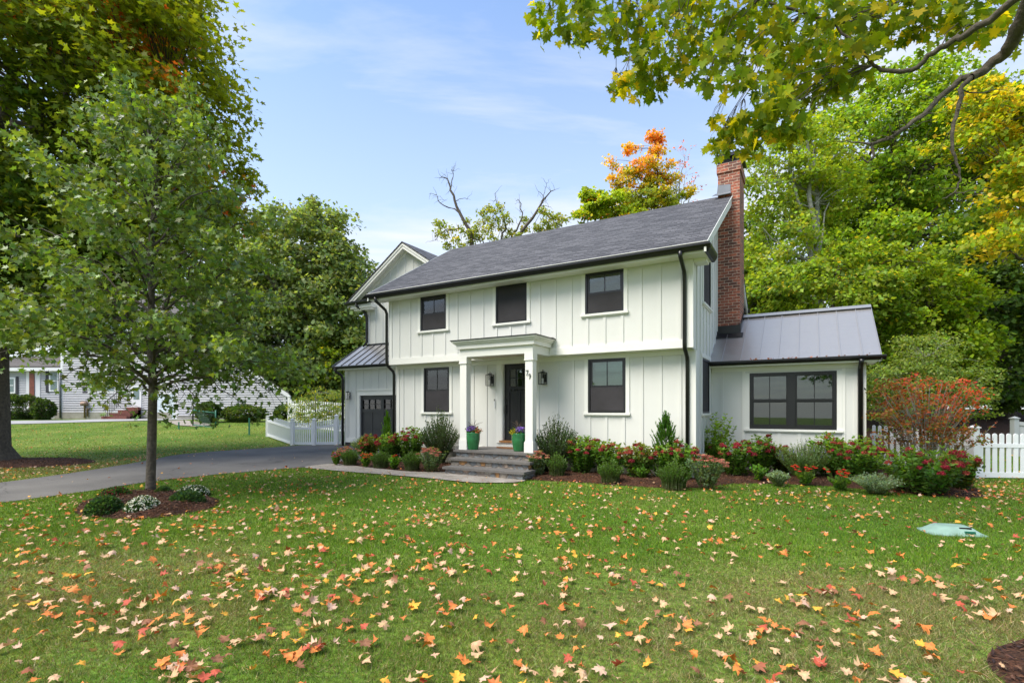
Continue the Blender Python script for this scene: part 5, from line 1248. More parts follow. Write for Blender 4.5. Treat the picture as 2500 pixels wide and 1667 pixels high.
PL = [
 ('cat', 861, 925, 1062, 1116, 'silvery green catmint in front of the garage corner', 'plant'),
 ('sed_', 820, 877, 1088, 1125, 'pink flowered stonecrop at the driveway end of the left bed', 'plant'),
 ('box', 834, 874, 1095, 1133, 'leftmost small round boxwood in the left bed', 'shrub'),
 ('con_dark', 808, 834, 1100, 1133, 'sparse dark red coneflowers at the left tip of the left bed', 'flowers'),
 ('con_orange', 880, 908, 1102, 1138, 'orange coneflower clump between two boxwoods in the left bed', 'flowers'),
 ('box', 907, 953, 1097, 1139.5, 'middle boxwood of the left bed, beside the orange coneflowers', 'shrub'),
 ('hyd_rusty', 878, 928, 1064, 1122, 'small red headed hydrangea behind the orange coneflowers', 'shrub'),
 ('hyd', 922, 982, 1062, 1128, 'red hydrangea under the small conical juniper', 'shrub'),
 ('hyd', 965, 1034, 1046, 1128, 'tall red hydrangea left of the first dark holly', 'shrub'),
 ('jun_l', 928, 962, 1000, 1106, 'slender bright green juniper against the house left corner', 'shrub'),
 ('per_red', 950, 976, 1112, 1143, 'low green perennial with small red blooms in the left bed', 'plant'),
 ('box', 984, 1028, 1099, 1146, 'boxwood next to the pink stonecrop left of the steps', 'shrub'),
 ('sed', 1019, 1086, 1085, 1149, 'large pink stonecrop just left of the stone steps', 'plant'),
 ('hol', 1027, 1119, 991, 1128, 'dark upright holly left of the porch', 'shrub'),
 ('sed', 1291, 1336, 1095, 1160, 'grey green stonecrop just right of the stone steps', 'plant'),
 ('hol', 1303, 1411, 1004, 1150, 'dark upright holly right of the porch', 'shrub'),
 ('box', 1336, 1384, 1102, 1161, 'boxwood in front of the right holly', 'shrub'),
 ('hyd_bright', 1384, 1462, 1066, 1150, 'bright leafed red hydrangea right of the holly', 'shrub'),
 ('hyd', 1450, 1522, 1082, 1148, 'red hydrangea behind the boxwood under the right window', 'shrub'),
 ('box', 1463, 1517, 1119, 1174, 'boxwood at the bed edge under the right ground floor window', 'shrub'),
 ('hyd_rusty', 1517, 1606, 1084, 1152, 'rusty red hydrangea left of the large juniper', 'shrub'),
 ('per', 1550, 1586, 1136, 1169, 'low dark green perennial before the rusty hydrangea', 'plant'),
 ('jun', 1586, 1664, 1002, 1150, 'large dark green conical juniper near the right downspout', 'shrub'),
 ('hyd_bright', 1600, 1700, 1082, 1160, 'hydrangea with large red heads in front of the big juniper', 'shrub'),
 ('box', 1609, 1680, 1120, 1190, 'largest boxwood, at the front edge of the right bed', 'shrub'),
 ('sed', 1677, 1769, 1099, 1190, 'largest pink stonecrop, at the front of the right bed', 'plant'),
 ('hyd_bright', 1716, 1768, 1084, 1150, 'small red hydrangea squeezed between the pink stonecrop and the tall loose shrub', 'shrub'),
 ('per', 1836, 1868, 1134, 1172, 'low green perennial left of the small silver lavender', 'plant'),
 ('hyd_rusty', 1884, 1932, 1090, 1152, 'rusty hydrangea close behind the small silver lavender', 'shrub'),
 ('tal', 1690, 1788, 1004, 1152, 'tall loose light green shrub at the inner corner of the sunroom', 'shrub'),
 ('hyd', 1757, 1838, 1076, 1163, 'red hydrangea left of the sunroom window', 'shrub'),
 ('hyd', 1828, 1890, 1064, 1158, 'hydrangea with dark red heads under the sunroom window left edge', 'shrub'),
 ('cat_g', 1905, 2017, 1075, 1165, 'wide hazy catmint with pale spikes under the sunroom window', 'plant'),
 ('lav', 1878, 1922, 1149, 1183, 'small silver lavender at the lawn edge, left one', 'plant'),
 ('con_red', 1938, 1992, 1130, 1180, 'orange red coneflowers in front of the wide catmint', 'flowers'),
 ('con_red', 2020, 2084, 1140, 1193, 'bright red coneflowers left of the larger silver lavender', 'flowers'),
 ('hyd_bright', 1980, 2060, 1062, 1158, 'hydrangea with upright pale leaf shoots under the sunroom window right edge', 'shrub'),
 ('hyd_bright', 2030, 2150, 1070, 1172, 'broad red hydrangea before the sunroom downspout', 'shrub'),
 ('lav', 2092, 2186, 1154, 1202, 'larger silver lavender at the lawn edge, right one', 'plant'),
 ('hyd', 2160, 2334, 1094, 1200, 'largest red hydrangea at the right end of the bed', 'shrub'),
 ('hyd_rusty', 2306, 2382, 1104, 1192, 'rusty red hydrangea against the fence gate post', 'shrub'),
 ('red', 2152, 2368, 902, 1160, 'tall bare stemmed shrub with orange and red leaves', 'shrub'),
 ('mum_dark', 249, 316, 1185, 1217, 'dark red chrysanthemum at the back left of the tree bed', 'flowers'),
 ('mum', 219, 292, 1206, 1250, 'large plain green chrysanthemum at the front left of the tree bed', 'flowers'),
 ('mum_white', 313, 383, 1207, 1247, 'white flowered chrysanthemum in front of the young trunk', 'flowers'),
 ('mum', 380, 417, 1184, 1208, 'smallest plain green chrysanthemum right behind the young trunk', 'flowers'),
 ('mum', 417, 493, 1193, 1230, 'plain green chrysanthemum at the right of the tree bed', 'flowers'),
 ('mum_white', 436, 503, 1181, 1206, 'white flowered chrysanthemum at the back right of the tree bed', 'flowers'),
]
for i, p in enumerate(PL):
    g = {'box': 'boxwoods in the foundation beds', 'hyd': 'red hydrangeas in the foundation beds', 'sed': 'pink stonecrops in the beds', 'mum': 'chrysanthemums around the young tree', 'lav': 'silver lavenders', 'hol': 'hollies beside the porch'}.get(p[0].split('_')[0])
    if p[0] == 'red': plant(*p, group=g, Yfix=10.6)
    else: plant(*p, group=g)

def bush(name, c, R_, n, ls, cols, label, cat, mat='leaf', tpl=KITE, group=None, boxy=False):
    r = np.random.default_rng(int(abs(c[0]*100))+5); z0 = float(gz(c[0], c[1])); rt = root(name, (c[0], c[1], z0), 0, label, cat, group)
    d = rdir(n, r); 
    if boxy: d = np.sign(d)*np.abs(d)**.6; d /= np.maximum(np.abs(d).max(1, keepdims=True), (d**2).sum(1, keepdims=True)**.5*.86)
    bump = 1+.10*np.sin(d[:, :1]*7+1)*np.sin(d[:, 1:2]*6)+.05*np.sin(d[:, 2:3]*13); q = d*R_*bump*r.uniform(.6, 1.0, (n, 1))**.45+[0, 0, R_[2]]
    L = Leaves(); L.add(q, d+rdir(n, r), d*.8+rdir(n, r)*.7+[0, 0, .3], ls*r.uniform(.6, 1.3, n), cols(q, n, r), tpl); L.build('foliage', M[mat], rt)
    m = MB()
    for i in range(7): a_ = i*.9; m.tube([(0, 0, -.1), (math.cos(a_)*R_[0]*.3, math.sin(a_)*R_[1]*.3, R_[2]*.7), (math.cos(a_)*R_[0]*.6, math.sin(a_)*R_[1]*.6, R_[2]*1.4)], [.03, .02, .008], 5)
    m.build('stem', M['twig'], rt); return rt
yew = ccol((.045, .085, .02), .3)
def PX(px, Y): return ((px-CX)/F*Y, Y)
bush('clipped_yew', PX(56, 33.2), np.array([1.0, .8, .78]), 5200, .11, yew, 'clipped dark yew in front of the neighbour front door', 'shrub', boxy=True)
bush('clipped_yew', PX(106, 32.6), np.array([.6, .6, .66]), 3000, .11, yew, 'smaller rounded yew beside the neighbour downspout', 'shrub')
bush('clipped_yew', PX(8, 33.4), np.array([.7, .7, .80]), 3000, .11, yew, 'dark yew at the far left edge behind the big trunk', 'shrub', boxy=True)
bush('clipped_yew', PX(509, 30), np.array([.68, .65, .60]), 4200, .10, yew, 'round clipped bush behind the green wire gate', 'shrub')
bush('low_bush', PX(595, 30.5), np.array([1.35, .8, .48]), 5200, .12, ccol((.075, .12, .03), .3), 'low spreading bush under the neighbour gable wall', 'shrub')
bush('low_bush', PX(693, 30), np.array([.55, .5, .5]), 3000, .10, yew, 'small dark bush left of the pale leafy bush', 'shrub')

# ================================================================== TREES
def limb(mb, p, q, r0, r1, sag=.1, n=6, seg=6, wob=.04, r=rng):
    p = np.array(p, float); q = np.array(q, float); L_ = np.linalg.norm(q-p); t_ = np.linspace(0, 1, n)[:, None]
    c = p*(1-t_)+q*t_; c += np.array([0, 0, 1])*sag*L_*np.sin(np.pi*t_)+r.normal(size=(n, 3))*wob*L_*np.sin(np.pi*t_)
    mb.tube([tuple(x) for x in c], list(np.linspace(r0, r1, n)), seg, False); return c
def tree(name, base, tr, trunk_top, blobs, ncl, per, cr, ls, colf, label, cat='tree', tpl=KITE, mat='leaf', bark='bark', group=None, seed=1, nl=9, lean=(0, 0), flatc=.42, updir=.9, extra=None, shell=.5, flare=1.6, droop=.25, limb_r=.45, gaps=0., trunkpts=None):
    r = np.random.default_rng(seed); x0, y0 = base; z0 = float(gz(x0, y0)); rt = root(name, (x0, y0, z0), 0, label, cat, group); O = np.array([x0, y0, z0])
    B = np.array([b[:6] for b in blobs], float); w_ = np.array([b[3]*b[4]*b[5] for b in blobs])**.67; w_ = w_/w_.sum()
    pick = r.choice(len(B), ncl, p=w_); d = rdir(ncl, r); rad = r.uniform(shell**3, 1, ncl)[:, None]**(1/3)
    C = B[pick, :3]+d*B[pick, 3:6]*rad
    if gaps: C = C[(np.sin(C[:, 0]*1.9+seed)*np.sin(C[:, 2]*1.7+1)*np.sin(C[:, 1]*1.3+2)) > -1+gaps]
    C = C[C[:, 2] > z0+.5]
    m = MB(O)
    tt = np.array([x0+lean[0], y0+lean[1], trunk_top]) if trunkpts is None else np.array(trunkpts[-1], float)
    tp_ = [np.array([x0, y0, z0-.1]), np.array([x0, y0, z0+.02]), np.array([x0, y0, z0+.25])+.02*(tt-O)] if trunkpts is None else [np.array(p, float) for p in trunkpts]
    if trunkpts is None:
        for t_ in (.25, .45, .65, .85, 1): tp_.append(np.array([x0, y0, z0])*(1-t_)+tt*t_+r.normal(size=3)*[.02, .02, 0]*tr*8)
        rr = [tr*flare*1.1, tr*flare, tr*1.08, tr*.95, tr*.85, tr*.68, tr*.5, tr*.28]
    else: rr = list(np.linspace(tr, tr*.35, len(tp_)))
    tp_ = np.array(tp_); m.tube([tuple(p) for p in tp_], rr, 12)
    # main limbs, then a twig from the nearest limb point to each leaf clump
    ends = C[r.choice(len(C), min(nl, len(C)), replace=False)]; nodes = []; nr = []
    for e in ends:
        zf = z0+(trunk_top-z0)*np.clip(.30+.62*(e[2]-B[:, 2].min()+B[:, 5].max())/(2*B[:, 5].max()+1e-6)*.8, .30, .95)
        zf = min(zf, max(z0+(trunk_top-z0)*.3, e[2]-.15*np.linalg.norm(e[:2]-O[:2])))
        i = int(np.argmin(np.abs(tp_[:, 2]-zf))); i = min(max(i, 1), len(tp_)-2); j = i+1 if tp_[i, 2] < zf else i-1
        den = tp_[j, 2]-tp_[i, 2]; s_ = 0 if abs(den) < 1e-6 else np.clip((zf-tp_[i, 2])/den, 0, 1); p = tp_[i]*(1-s_)+tp_[j]*s_
        q = p+(e-p)*.85; c = limb(m, p, q, tr*limb_r, tr*.08, .10, 8, 6, .03, r); nodes.append(c[2:]); nr += [tr*limb_r*(1-k/8) for k in range(2, 8)]
    nodes.append(tp_[4:]); nr += [tr*.4]*len(tp_[4:]); nodes = np.concatenate(nodes); nr = np.array(nr)
    for c in C:
        dd = np.linalg.norm(nodes-c, axis=1)+1.2*np.maximum(nodes[:, 2]-c[2], 0); k = int(np.argmin(dd))
        limb(m, nodes[k], c, min(nr[k]*.5, tr*.16), tr*.02+.003, .04, 4, 4, .05, r)
    if extra: extra(m, r)
    m.build('trunk', M[bark], rt)
    # leaves
    k = len(C); n = k*per; cc = np.repeat(C, per, 0); crr = cr*np.repeat(r.uniform(.6, 1.35, k), per)[:, None]
    g = r.normal(size=(n, 3)); g = nrm(g)*r.uniform(0, 1, (n, 1))**.55
    off = g*crr*[1, 1, flatc]; off[:, 2] -= droop*(off[:, 0]**2+off[:, 1]**2)/crr[:, 0]
    P = cc+off; cen = np.average(B[:, :3], axis=0, weights=w_); out = nrm(P-cen)
    Nn = nrm(out*.55+r.normal(size=(n, 3))*.55+[0, 0, updir]); D = nrm(out*[1, 1, 0]*.6+r.normal(size=(n, 3))*.7+[0, 0, -.35])
    cols = colf(np.repeat(C, per, 0), P, n, r, np.repeat(r.normal(size=k), per))
    L = Leaves(); L.add(P-O, D, Nn, ls*r.uniform(.55, 1.25, n), cols, tpl, fold=r.uniform(-.15, .35, n)); 
    L.build('crown', M[mat], rt); return rt
def mixc(*cs):
    """clump-wise pick among colours with weights: (colour, weight)"""
    A = np.array([c[0] for c in cs]); W = np.cumsum([c[1] for c in cs]); W = W/W[-1]
    def f(C, P, n, r, g):
        u = (np.sin(g*12.9+1.7)*.5+.5)*.6+r.uniform(0, 1, n)*.4; i = np.searchsorted(W, np.clip(u, 0, .9999)); return jit(A[i]*[1.34, 1.18, 1.05], n, .24, r)
    return f
GRN = mixc(((.07, .14, .02), 3), ((.095, .175, .022), 3), ((.05, .11, .018), 2))
LGR = mixc(((.16, .26, .025), 3), ((.22, .33, .03), 3), ((.10, .19, .02), 2), ((.32, .36, .03), 1))
# -- big maple at the left edge
def bigcol(C, P, n, r, g):
    c = mixc(((.055, .11, .016), 3), ((.09, .155, .02), 3), ((.12, .18, .022), 2))(C, P, n, r, g)
    u = (C[:, 0]+12.9)*.24+(C[:, 2]-8)*.10+g*.2; w_ = np.clip(u-.12, 0, 1)[:, None]*.8; c = c*(1-w_)+jit((.25, .30, .02), n, .2, r)*w_
    o = 1.2*np.exp(-((P[:, 0]+12.0)**2/2.6+(P[:, 2]-12.3)**2/.9))*(g > -.6)+.8*(g > 1.9)*(C[:, 2] > 8)+.8*np.exp(-((C[:, 0]+7.9)**2/.35+(C[:, 2]-7.9)**2/.35))
    o = (r.uniform(0, 1, n) < np.clip(o*.8, 0, .8)); return np.where(o[:, None], jit(np.array([(.55, .20, .03), (.60, .27, .03), (.5, .11, .03)])[r.integers(0, 3, n)], n, .25, r), c)
tree('maple_tree', (-14.7, 14.3), .42, 9.5, [(-14.6, 14.8, 11.2, 5.6, 5.2, 5.2), (-10.7, 14.3, 10.6, 2.8, 3.2, 3.6), (-16.5, 14.5, 6.2, 3.6, 4, 2.6), (-13.0, 13.2, 5.0, 1.5, 1.6, 1.4), (-11.9, 14.0, 6.6, 1.8, 2, 1.3), (-15.3, 15.5, 4.6, 2, 2, 1.3), (*pd(40, 700, 13.6), 1.5, 1.5, 1.2), (*pd(150, 740, 13.8), 1.4, 1.3, .9), (*pd(20, 560, 14), 1.6, 1.5, 1.5), (*pd(250, 700, 14.4), 1.2, 1.2, .9), (-9.6, 14.4, 8.6, 1.8, 2.2, 1.9), (-10.4, 14.4, 6.7, 1.8, 2, 1.4), (-8.7, 14.4, 7.3, .8, 1, .7), (-12.4, 14.4, 13.5, 3.6, 3, 2.0)],
     660, 190, .95, .155, bigcol, 'huge old maple with thick flared trunk at the left edge, crown turning orange', tpl=STAR, seed=11, nl=14, bark='bark', flare=1.7, droop=.2, flatc=.55)
# -- young tree in the front lawn
def youngcol(C, P, n, r, g):
    c = mixc(((.09, .165, .035), 3), ((.125, .21, .045), 3), ((.065, .13, .03), 2))(C, P, n, r, g)
    t_ = ((P[:, 2] > 6.2)*(r.uniform(0, 1, n) < .12))|((g > 1.6)&(P[:, 0] > -5)); return np.where(t_[:, None], jit((.26, .40, .02), n, .15, r), c)
def youngtree():
    r = np.random.default_rng(5); X0, Y0 = -6.33, 8.9; rt = root('young_maple', (X0, Y0, 0), 0, 'young maple with slim straight trunk standing in the round mulch bed', 'tree'); O = np.array([X0, Y0, 0]); m = MB(O)
    pts = [(X0-.0, Y0, -.1), (X0, Y0, .03), (X0, Y0, .3), (X0+.02, Y0, 1.0), (X0+.04, Y0, 1.9), (X0-.0, Y0, 2.6), (X0+.01, Y0, 3.4), (X0+.0, Y0, 4.3), (X0+.05, Y0+.05, 5.4), (X0+.0, Y0, 6.2), (X0-.05, Y0, 6.95)]
    m.tube(pts, [.10, .085, .074, .071, .067, .060, .052, .047, .032, .018, .006], 12); pa = np.array(pts); cl = []
    nb_ = 52
    for i in range(nb_):
        z = 1.78+(6.3-1.78)*(i/nb_)**1.35+r.uniform(-.04, .04); az = i*2.4+r.uniform(-.3, .3); k = np.searchsorted(pa[:, 2], z); p = pa[k-1]+(pa[k]-pa[k-1])*(z-pa[k-1, 2])/(pa[k, 2]-pa[k-1, 2])
        Lh = 2.75*(1-((z-1.85)/6.6)**1.3)*r.uniform(.8, 1.08); el = R(14+40*(z-1.85)/4.5+r.uniform(-6, 9)); q = p+np.array([math.cos(az)*math.cos(el), math.sin(az)*math.cos(el)*.9, math.sin(el)])*Lh
        c = limb(m, p, q, .030*(1-.5*(z-1.8)/5), .004, .07, 9, 5, .02, r)
        for j in range(2, 9):
            for s_ in range(3 if z < 4.5 else 2):
                a2 = az+r.choice([-1, 1])*r.uniform(.4, 1.2); l = r.uniform(.25, .75)*(1.1-j/12); e2 = c[j]+np.array([math.cos(a2)*l, math.sin(a2)*l, r.uniform(-.25, .35)*l-(.18 if z < 2.6 and j > 5 else 0)])
                limb(m, c[j], e2, .006, .002, .03, 4, 3, .04, r); cl.append((c[j]*.35+e2*.65)); cl.append(e2)
        if z < 2.7 and math.sin(az) < .6:
            for s_ in range(2): e = q+[r.uniform(-.25, .25), r.uniform(-.2, .2), -r.uniform(.25, .6)]; limb(m, q, e, .005, .002, .1, 5, 3, .03, r); cl += [e, (q+e)/2]
    for px, py, dy, hang in ((690, 985, .5, .3), (640, 900, -.2, .2), (590, 985, -.4, .2), (705, 830, .3, .1), (560, 930, .4, .3), (15, 780, .3, .2), (25, 640, -.3, .1), (70, 880, .2, .15), (150, 925, -.4, .15), (285, 985, -.5, .3), (230, 940, .4, .2), (450, 960, -.4, .25), (505, 1010, .2, .25), (600, 870, .5, .2), (630, 930, .2, .2), (585, 900, -.3, .25), (655, 955, .3, .2), (0, 860, .6, .1), (60, 560, .4, .1), (680, 740, -.3, .1)):
        e = np.array(pd(px, py, Y0+dy)); p = np.array([X0+.03, Y0, 1.95+r.uniform(0, 1.0)+max(0, (850-py)/350)]); c = limb(m, p, e, .022, .004, .12, 9, 5, .03, r)
        for j in range(3, 9):
            for s_ in range(2): e2 = c[j]+r.normal(size=3)*[.22, .22, .12]-[0, 0, hang*j/12]; limb(m, c[j], e2, .005, .002, .05, 4, 3, .04, r); cl.append(e2)
    m.build('trunk', M['bark'], rt); C = np.array(cl); per = 8; k = len(C); n = k*per; cc = np.repeat(C, per, 0); off = nrm(r.normal(size=(n, 3)))*r.uniform(0, 1, (n, 1))**.5*[.24, .24, .17]; P = cc+off
    Nn = nrm(r.normal(size=(n, 3))*.75+[0, -.1, .9]); D = nrm((P-O)*[1, 1, 0]*.15+r.normal(size=(n, 3))*.7+[0, 0, -.55]); L = Leaves()
    L.add(P-O, D, Nn, r.uniform(.055, .115, n), youngcol(cc, P, n, r, np.repeat(r.normal(size=k), per)), STAR, fold=r.uniform(-.2, .4, n)); L.build('crown', M['glossleaf'], rt)
youngtree()
# -- background left
tree('broad_tree', PX(810, 41), .45, 9, [(-17.6, 41, 9.6, 7.4, 5.5, 7.8), (-16.6, 41, 14.6, 4.2, 3.8, 4.0), (-14.6, 40, 7.6, 4.8, 4.5, 5.6), (-21, 41, 8, 5, 5, 5.5), (-13.8, 40, 4.4, 4, 3, 2.6)], 600, 120, 1.45, .32,
     mixc(((.11, .18, .07), 3), ((.15, .225, .10), 3), ((.085, .145, .055), 2)), 'large dense dark green tree behind the picket fence left of the house', seed=21, nl=10, droop=.35)
tree('background_tree', (-34, 46), .4, 9, [(-34, 46, 10, 9, 6, 8)], 300, 90, 1.5, .34, GRN, 'dark green tree behind the neighbour house roof', seed=22)
tree('background_tree', (-20.0, 48), .35, 8, [(-21.5, 48, 9, 7, 5, 7)], 240, 90, 1.4, .34, GRN, 'green tree behind the neighbour gable', seed=23)
tree('background_tree', (-50, 40), .5, 9, [(-50, 40, 11, 9, 7, 10)], 260, 80, 1.6, .36, GRN, 'dark tree far beyond the left edge of the big maple', seed=24)
tree('background_tree', PX(862, 44), .25, 8, [(*PX(868, 44), 8, 2.6, 3, 5), (*PX(835, 40), 4.5, 3.5, 3, 3.8)], 150, 90, 1.1, .27, LGR, 'lighter green tree just left of the garage gable', seed=25)
tree('background_tree', (-3, 52), .3, 6, [(-4, 52, 4, 10, 3, 3.6), (-14, 52, 4, 8, 3, 4)], 200, 90, 1.5, .34, mixc(((.10, .17, .03), 1), ((.14, .22, .03), 1)), 'low dark tree line behind the house', seed=26)
def palec(C, P, n, r, g): 
    c = mixc(((.14, .22, .07), 3), ((.19, .28, .09), 2), ((.10, .17, .05), 2))(C, P, n, r, g); y_ = (r.uniform(0, 1, n) < .05+.25*(g > 1.3)); return np.where(y_[:, None], jit((.5, .42, .03), n, .2, r), c)
tree('pale_bush', PX(770, 24.5), .06, 2.2, [(*PX(770, 24.5), 1.75, 1.35, 1.0, .95), (*PX(835, 24.2), 1.5, .9, .9, .9), (*PX(745, 24.0), .85, 1.0, .8, .55)], 170, 46, .30, .085, palec, 'pale green leafy bush with yellow patches between the two picket fences', cat='bush', tpl=OVAL, seed=27, nl=8, bark='palebark', flare=1.1, droop=.1)
# -- behind the house
def deadtree():
    r = np.random.default_rng(8); Y = 30.; X0 = (1180-CX)/F*Y; rt = root('half_dead_tree', (X0, Y, 0), 0, 'half dead tree with bare black limbs and sparse leaves behind the roof', 'tree'); O = np.array([X0, Y, 0]); m = MB(O); L = Leaves()
    b = np.array([X0, Y, 6.0]); m.tube([(X0, Y, -.1), (X0-.1, Y, 3), tuple(b)], [.4, .34, .28], 10)
    def s(px, py, d=0): return np.array(pd(px, py, Y+d))
    M['deadwood'] = M['bark']; lines = [([b, s(1150, 570), s(1124, 523), s(1110, 490), s(1099, 464), s(1096, 447), s(1086, 434), s(1076, 434)], .20), ([s(1099, 464), s(1103, 440), s(1107, 425), s(1106, 418)], .05), ([s(1124, 523), s(1095, 507), s(1075, 496), s(1068, 480), s(1052, 472)], .07), ([s(1110, 490), s(1122, 486), s(1140, 487)], .04),
             ([b, s(1150, 575), s(1120, 557), s(1090, 560), s(1070, 575), s(1057, 588)], .10), ([b, s(1225, 580), s(1236, 560), s(1229, 530), s(1215, 500), s(1210, 471)], .13), ([b, s(1250, 575), s(1266, 550), s(1276, 520), s(1272, 497), s(1264, 487)], .12),
             ([b, s(1270, 570), s(1300, 533), s(1320, 500), s(1334, 480), s(1354, 464)], .20), ([s(1320, 500), s(1328, 481), s(1314, 467)], .05), ([s(1325, 481), s(1331, 460), s(1334, 448)], .03), ([s(1320, 501), s(1332, 502), s(1340, 506)], .03), ([b, s(1180, 590), s(1155, 583), s(1135, 598), s(1130, 612)], .08), ([b, s(1300, 600), s(1340, 582), s(1370, 545), s(1385, 535)], .05)]
    for ln, w_ in lines:
        P_ = []; 
        for i in range(len(ln)-1):
            for t_ in (0, .5): P_.append(ln[i]*(1-t_)+ln[i+1]*t_+(r.normal(size=3)*.06 if t_ else 0))
        P_.append(ln[-1]); rr = np.linspace(w_*.62, max(.010, w_*.10), len(P_)); m.tube([tuple(p) for p in P_], list(rr), 6, False)
        for p in P_[4:]:
            for _ in range(2): limb(m, p, p+rdir(1, r)[0]*[.5, .4, .5]+[0, 0, .1], .012, .004, .05, 4, 3, .1, r)
    cl = [(1085, 575), (1100, 560), (1112, 585), (1125, 560), (1090, 600), (1110, 610), (1145, 570), (1160, 560), (1170, 545), (1175, 520), (1192, 510), (1205, 515), (1220, 505), (1232, 525), (1215, 535), (1200, 550), (1225, 555), (1185, 560), (1170, 580), (1200, 575), (1235, 580), (1150, 590), (1130, 600), (1255, 580), (1270, 585), (1280, 560), (1282, 535), (1265, 575), (1190, 535), (1324, 515), (1335, 520), (1332, 540), (1350, 530), (1365, 530), (1380, 535), (1345, 550), (1318, 562), (1310, 555), (1080, 550), (1070, 565), (1070, 545), (1155, 575), (1140, 540), (1215, 590), (1245, 565), (1360, 550), (1335, 558), (1240, 540)]
    for px, py in cl:
        c = s(px, py, r.uniform(-.6, .6)); n = 74; off = nrm(r.normal(size=(n, 3)))*r.uniform(0, 1, (n, 1))**.5*[.34, .34, .24]
        L.add(c+off-O, rdir(n, r)+[0, 0, -.3], rdir(n, r)+[0, 0, .7], r.uniform(.09, .19, n), jit(np.array([(.24, .31, .06), (.30, .37, .07), (.19, .26, .05), (.38, .36, .09)])[r.integers(0, 4, n)], n, .2, r), KITE)
        limb(m, c, c+(b-c)*.12+rdir(1, r)[0]*.2, .01, .02, .05, 3, 3, .05, r)
    m.build('trunk', M['bark'], rt); L.build('crown', M['leaf'], rt)
deadtree()
def orcol(C, P, n, r, g):
    t_ = (P[:, 2]-11.2)/4+g*.22+r.normal(size=n)*.10; A = np.array([(.24, .31, .03), (.42, .38, .04), (.60, .38, .06), (.60, .26, .06)]); i = np.clip((t_*3.0-.6).astype(int), 0, 3); return jit(A[i], n, .2, r)
Yo = 28.
def ob(px, py, rx, rz, d=0): p = pd(px, py, Yo+d); return (*p, rx, rx*.8, rz)
tree('orange_maple', PX(1600, Yo), .22, 12.5, [ob(1560, 440, 1.5, 1.5), ob(1515, 425, .8, .55), ob(1615, 470, 1.2, 1.4), ob(1580, 400, .8, .8), ob(1600, 365, .35, .7), ob(1535, 365, .5, .35), ob(1595, 335, .35, .3), ob(1680, 480, .5, .4), ob(1570, 500, 2.0, 1.0), ob(1635, 420, .4, .7), ob(1495, 400, .4, .3)],
     165, 74, .46, .15, orcol, 'slender maple turning bright orange behind the roof', seed=31, nl=12, bark='twig', shell=.2, flare=1.2, droop=.1)
tree('bare_topped_tree', PX(1650, 29.5), .12, 15.2, [(*pd(1668, 400, 29.5), .9, .7, 1.5), (*pd(1690, 450, 29.5), .8, .6, 1.2)], 46, 5, .25, .11, mixc(((.5, .14, .04), 1), ((.3, .12, .05), 1)), 'bare grey twigs of a nearly leafless tree right of the orange maple', seed=32, nl=10, bark='palebark', shell=.1, flare=1.1)
tree('green_maple', PX(1430, 27), .2, 9, [(*pd(1452, 500, 27), .8, 1.0, .65), (*pd(1490, 505, 27), .9, 1.0, .7), (*pd(1434, 472, 27), .42, .5, .38), (*pd(1425, 530, 27), .5, .5, .45), (*pd(1530, 530, 27), 1.1, 1, .6)], 130, 60, .38, .165,
     mixc(((.26, .38, .03), 4), ((.18, .29, .03), 3), ((.42, .40, .03), 1), ((.5, .18, .04), .4)), 'green maple with a few orange leaves left of the orange one', seed=33, nl=9, shell=.2, bark='twig', flare=1.2, droop=.1)
# -- woods on the right
def palestems(m, r):
    def s(px, py, d=0): return np.array(pd(px, py, 20.7+d))
    for P_, w_ in (([s(2000, 800), s(1996, 720), s(1985, 640), s(1968, 560), s(1950, 500), s(1935, 440), s(1925, 400)], .11), ([s(2000, 800), s(2000, 650), s(1992, 560), s(1980, 480), s(1975, 400), s(1968, 330), s(1950, 250)], .13),
                   ([s(1997, 640), s(2008, 580), s(2018, 520), s(2022, 490)], .05), ([s(1985, 640), s(1930, 610), s(1880, 585), s(1860, 560)], .045), ([s(1990, 500), s(2010, 475), s(2030, 460)], .035), ([s(1978, 500), s(1935, 492), s(1905, 495)], .03)):
        m.tube([tuple(p+r.normal(size=3)*.04) for p in P_], list(np.linspace(w_, w_*.3, len(P_))), 7, False)
tree('pale_trunk_tree', PX(1995, 21), .17, 11.6, [(*pd(1880, 420, 21), 1.5, 1.4, 1.5), (*pd(1960, 400, 21.5), 2.0, 1.8, 1.9), (*pd(1900, 560, 21), 1.5, 1.5, 1.7), (*pd(2010, 470, 22), 1.6, 1.5, 1.6), (*pd(1860, 650, 21), .9, 1.3, 1.2)], 200, 80, .55, .15,
     mixc(((.15, .25, .03), 3), ((.20, .30, .035), 3), ((.27, .33, .04), 1)), 'slim pale trunked tree with airy light green crown right of the chimney', seed=41, nl=9, bark='palebark', shell=.35, flare=1.2, droop=.25, gaps=.25, extra=palestems)
tree('tall_maple', PX(2160, 27), .4, 12, [(*pd(2130, 380, 27), 3.9, 3.5, 4.2), (*pd(2250, 300, 27), 3.9, 3.5, 3.9), (*pd(2330, 420, 27), 4.2, 3.5, 4.8), (*pd(2080, 520, 27), 3.0, 3, 3.2), (*pd(2220, 620, 26), 4.2, 3, 3.4), (*pd(2440, 330, 27.5), 3, 3, 4)], 560, 105, 1.0, .22,
     mixc(((.13, .24, .02), 3), ((.18, .30, .025), 3), ((.09, .18, .02), 2), ((.30, .34, .03), .6)), 'tall broad bright green maple filling the right background', seed=42, nl=14, droop=.3, gaps=.1)
def yelcol(C, P, n, r, g):
    c = mixc(((.30, .33, .02), 3), ((.44, .38, .03), 2), ((.20, .29, .02), 4), ((.14, .24, .02), 3), ((.5, .26, .04), .25))(C, P, n, r, g); return c
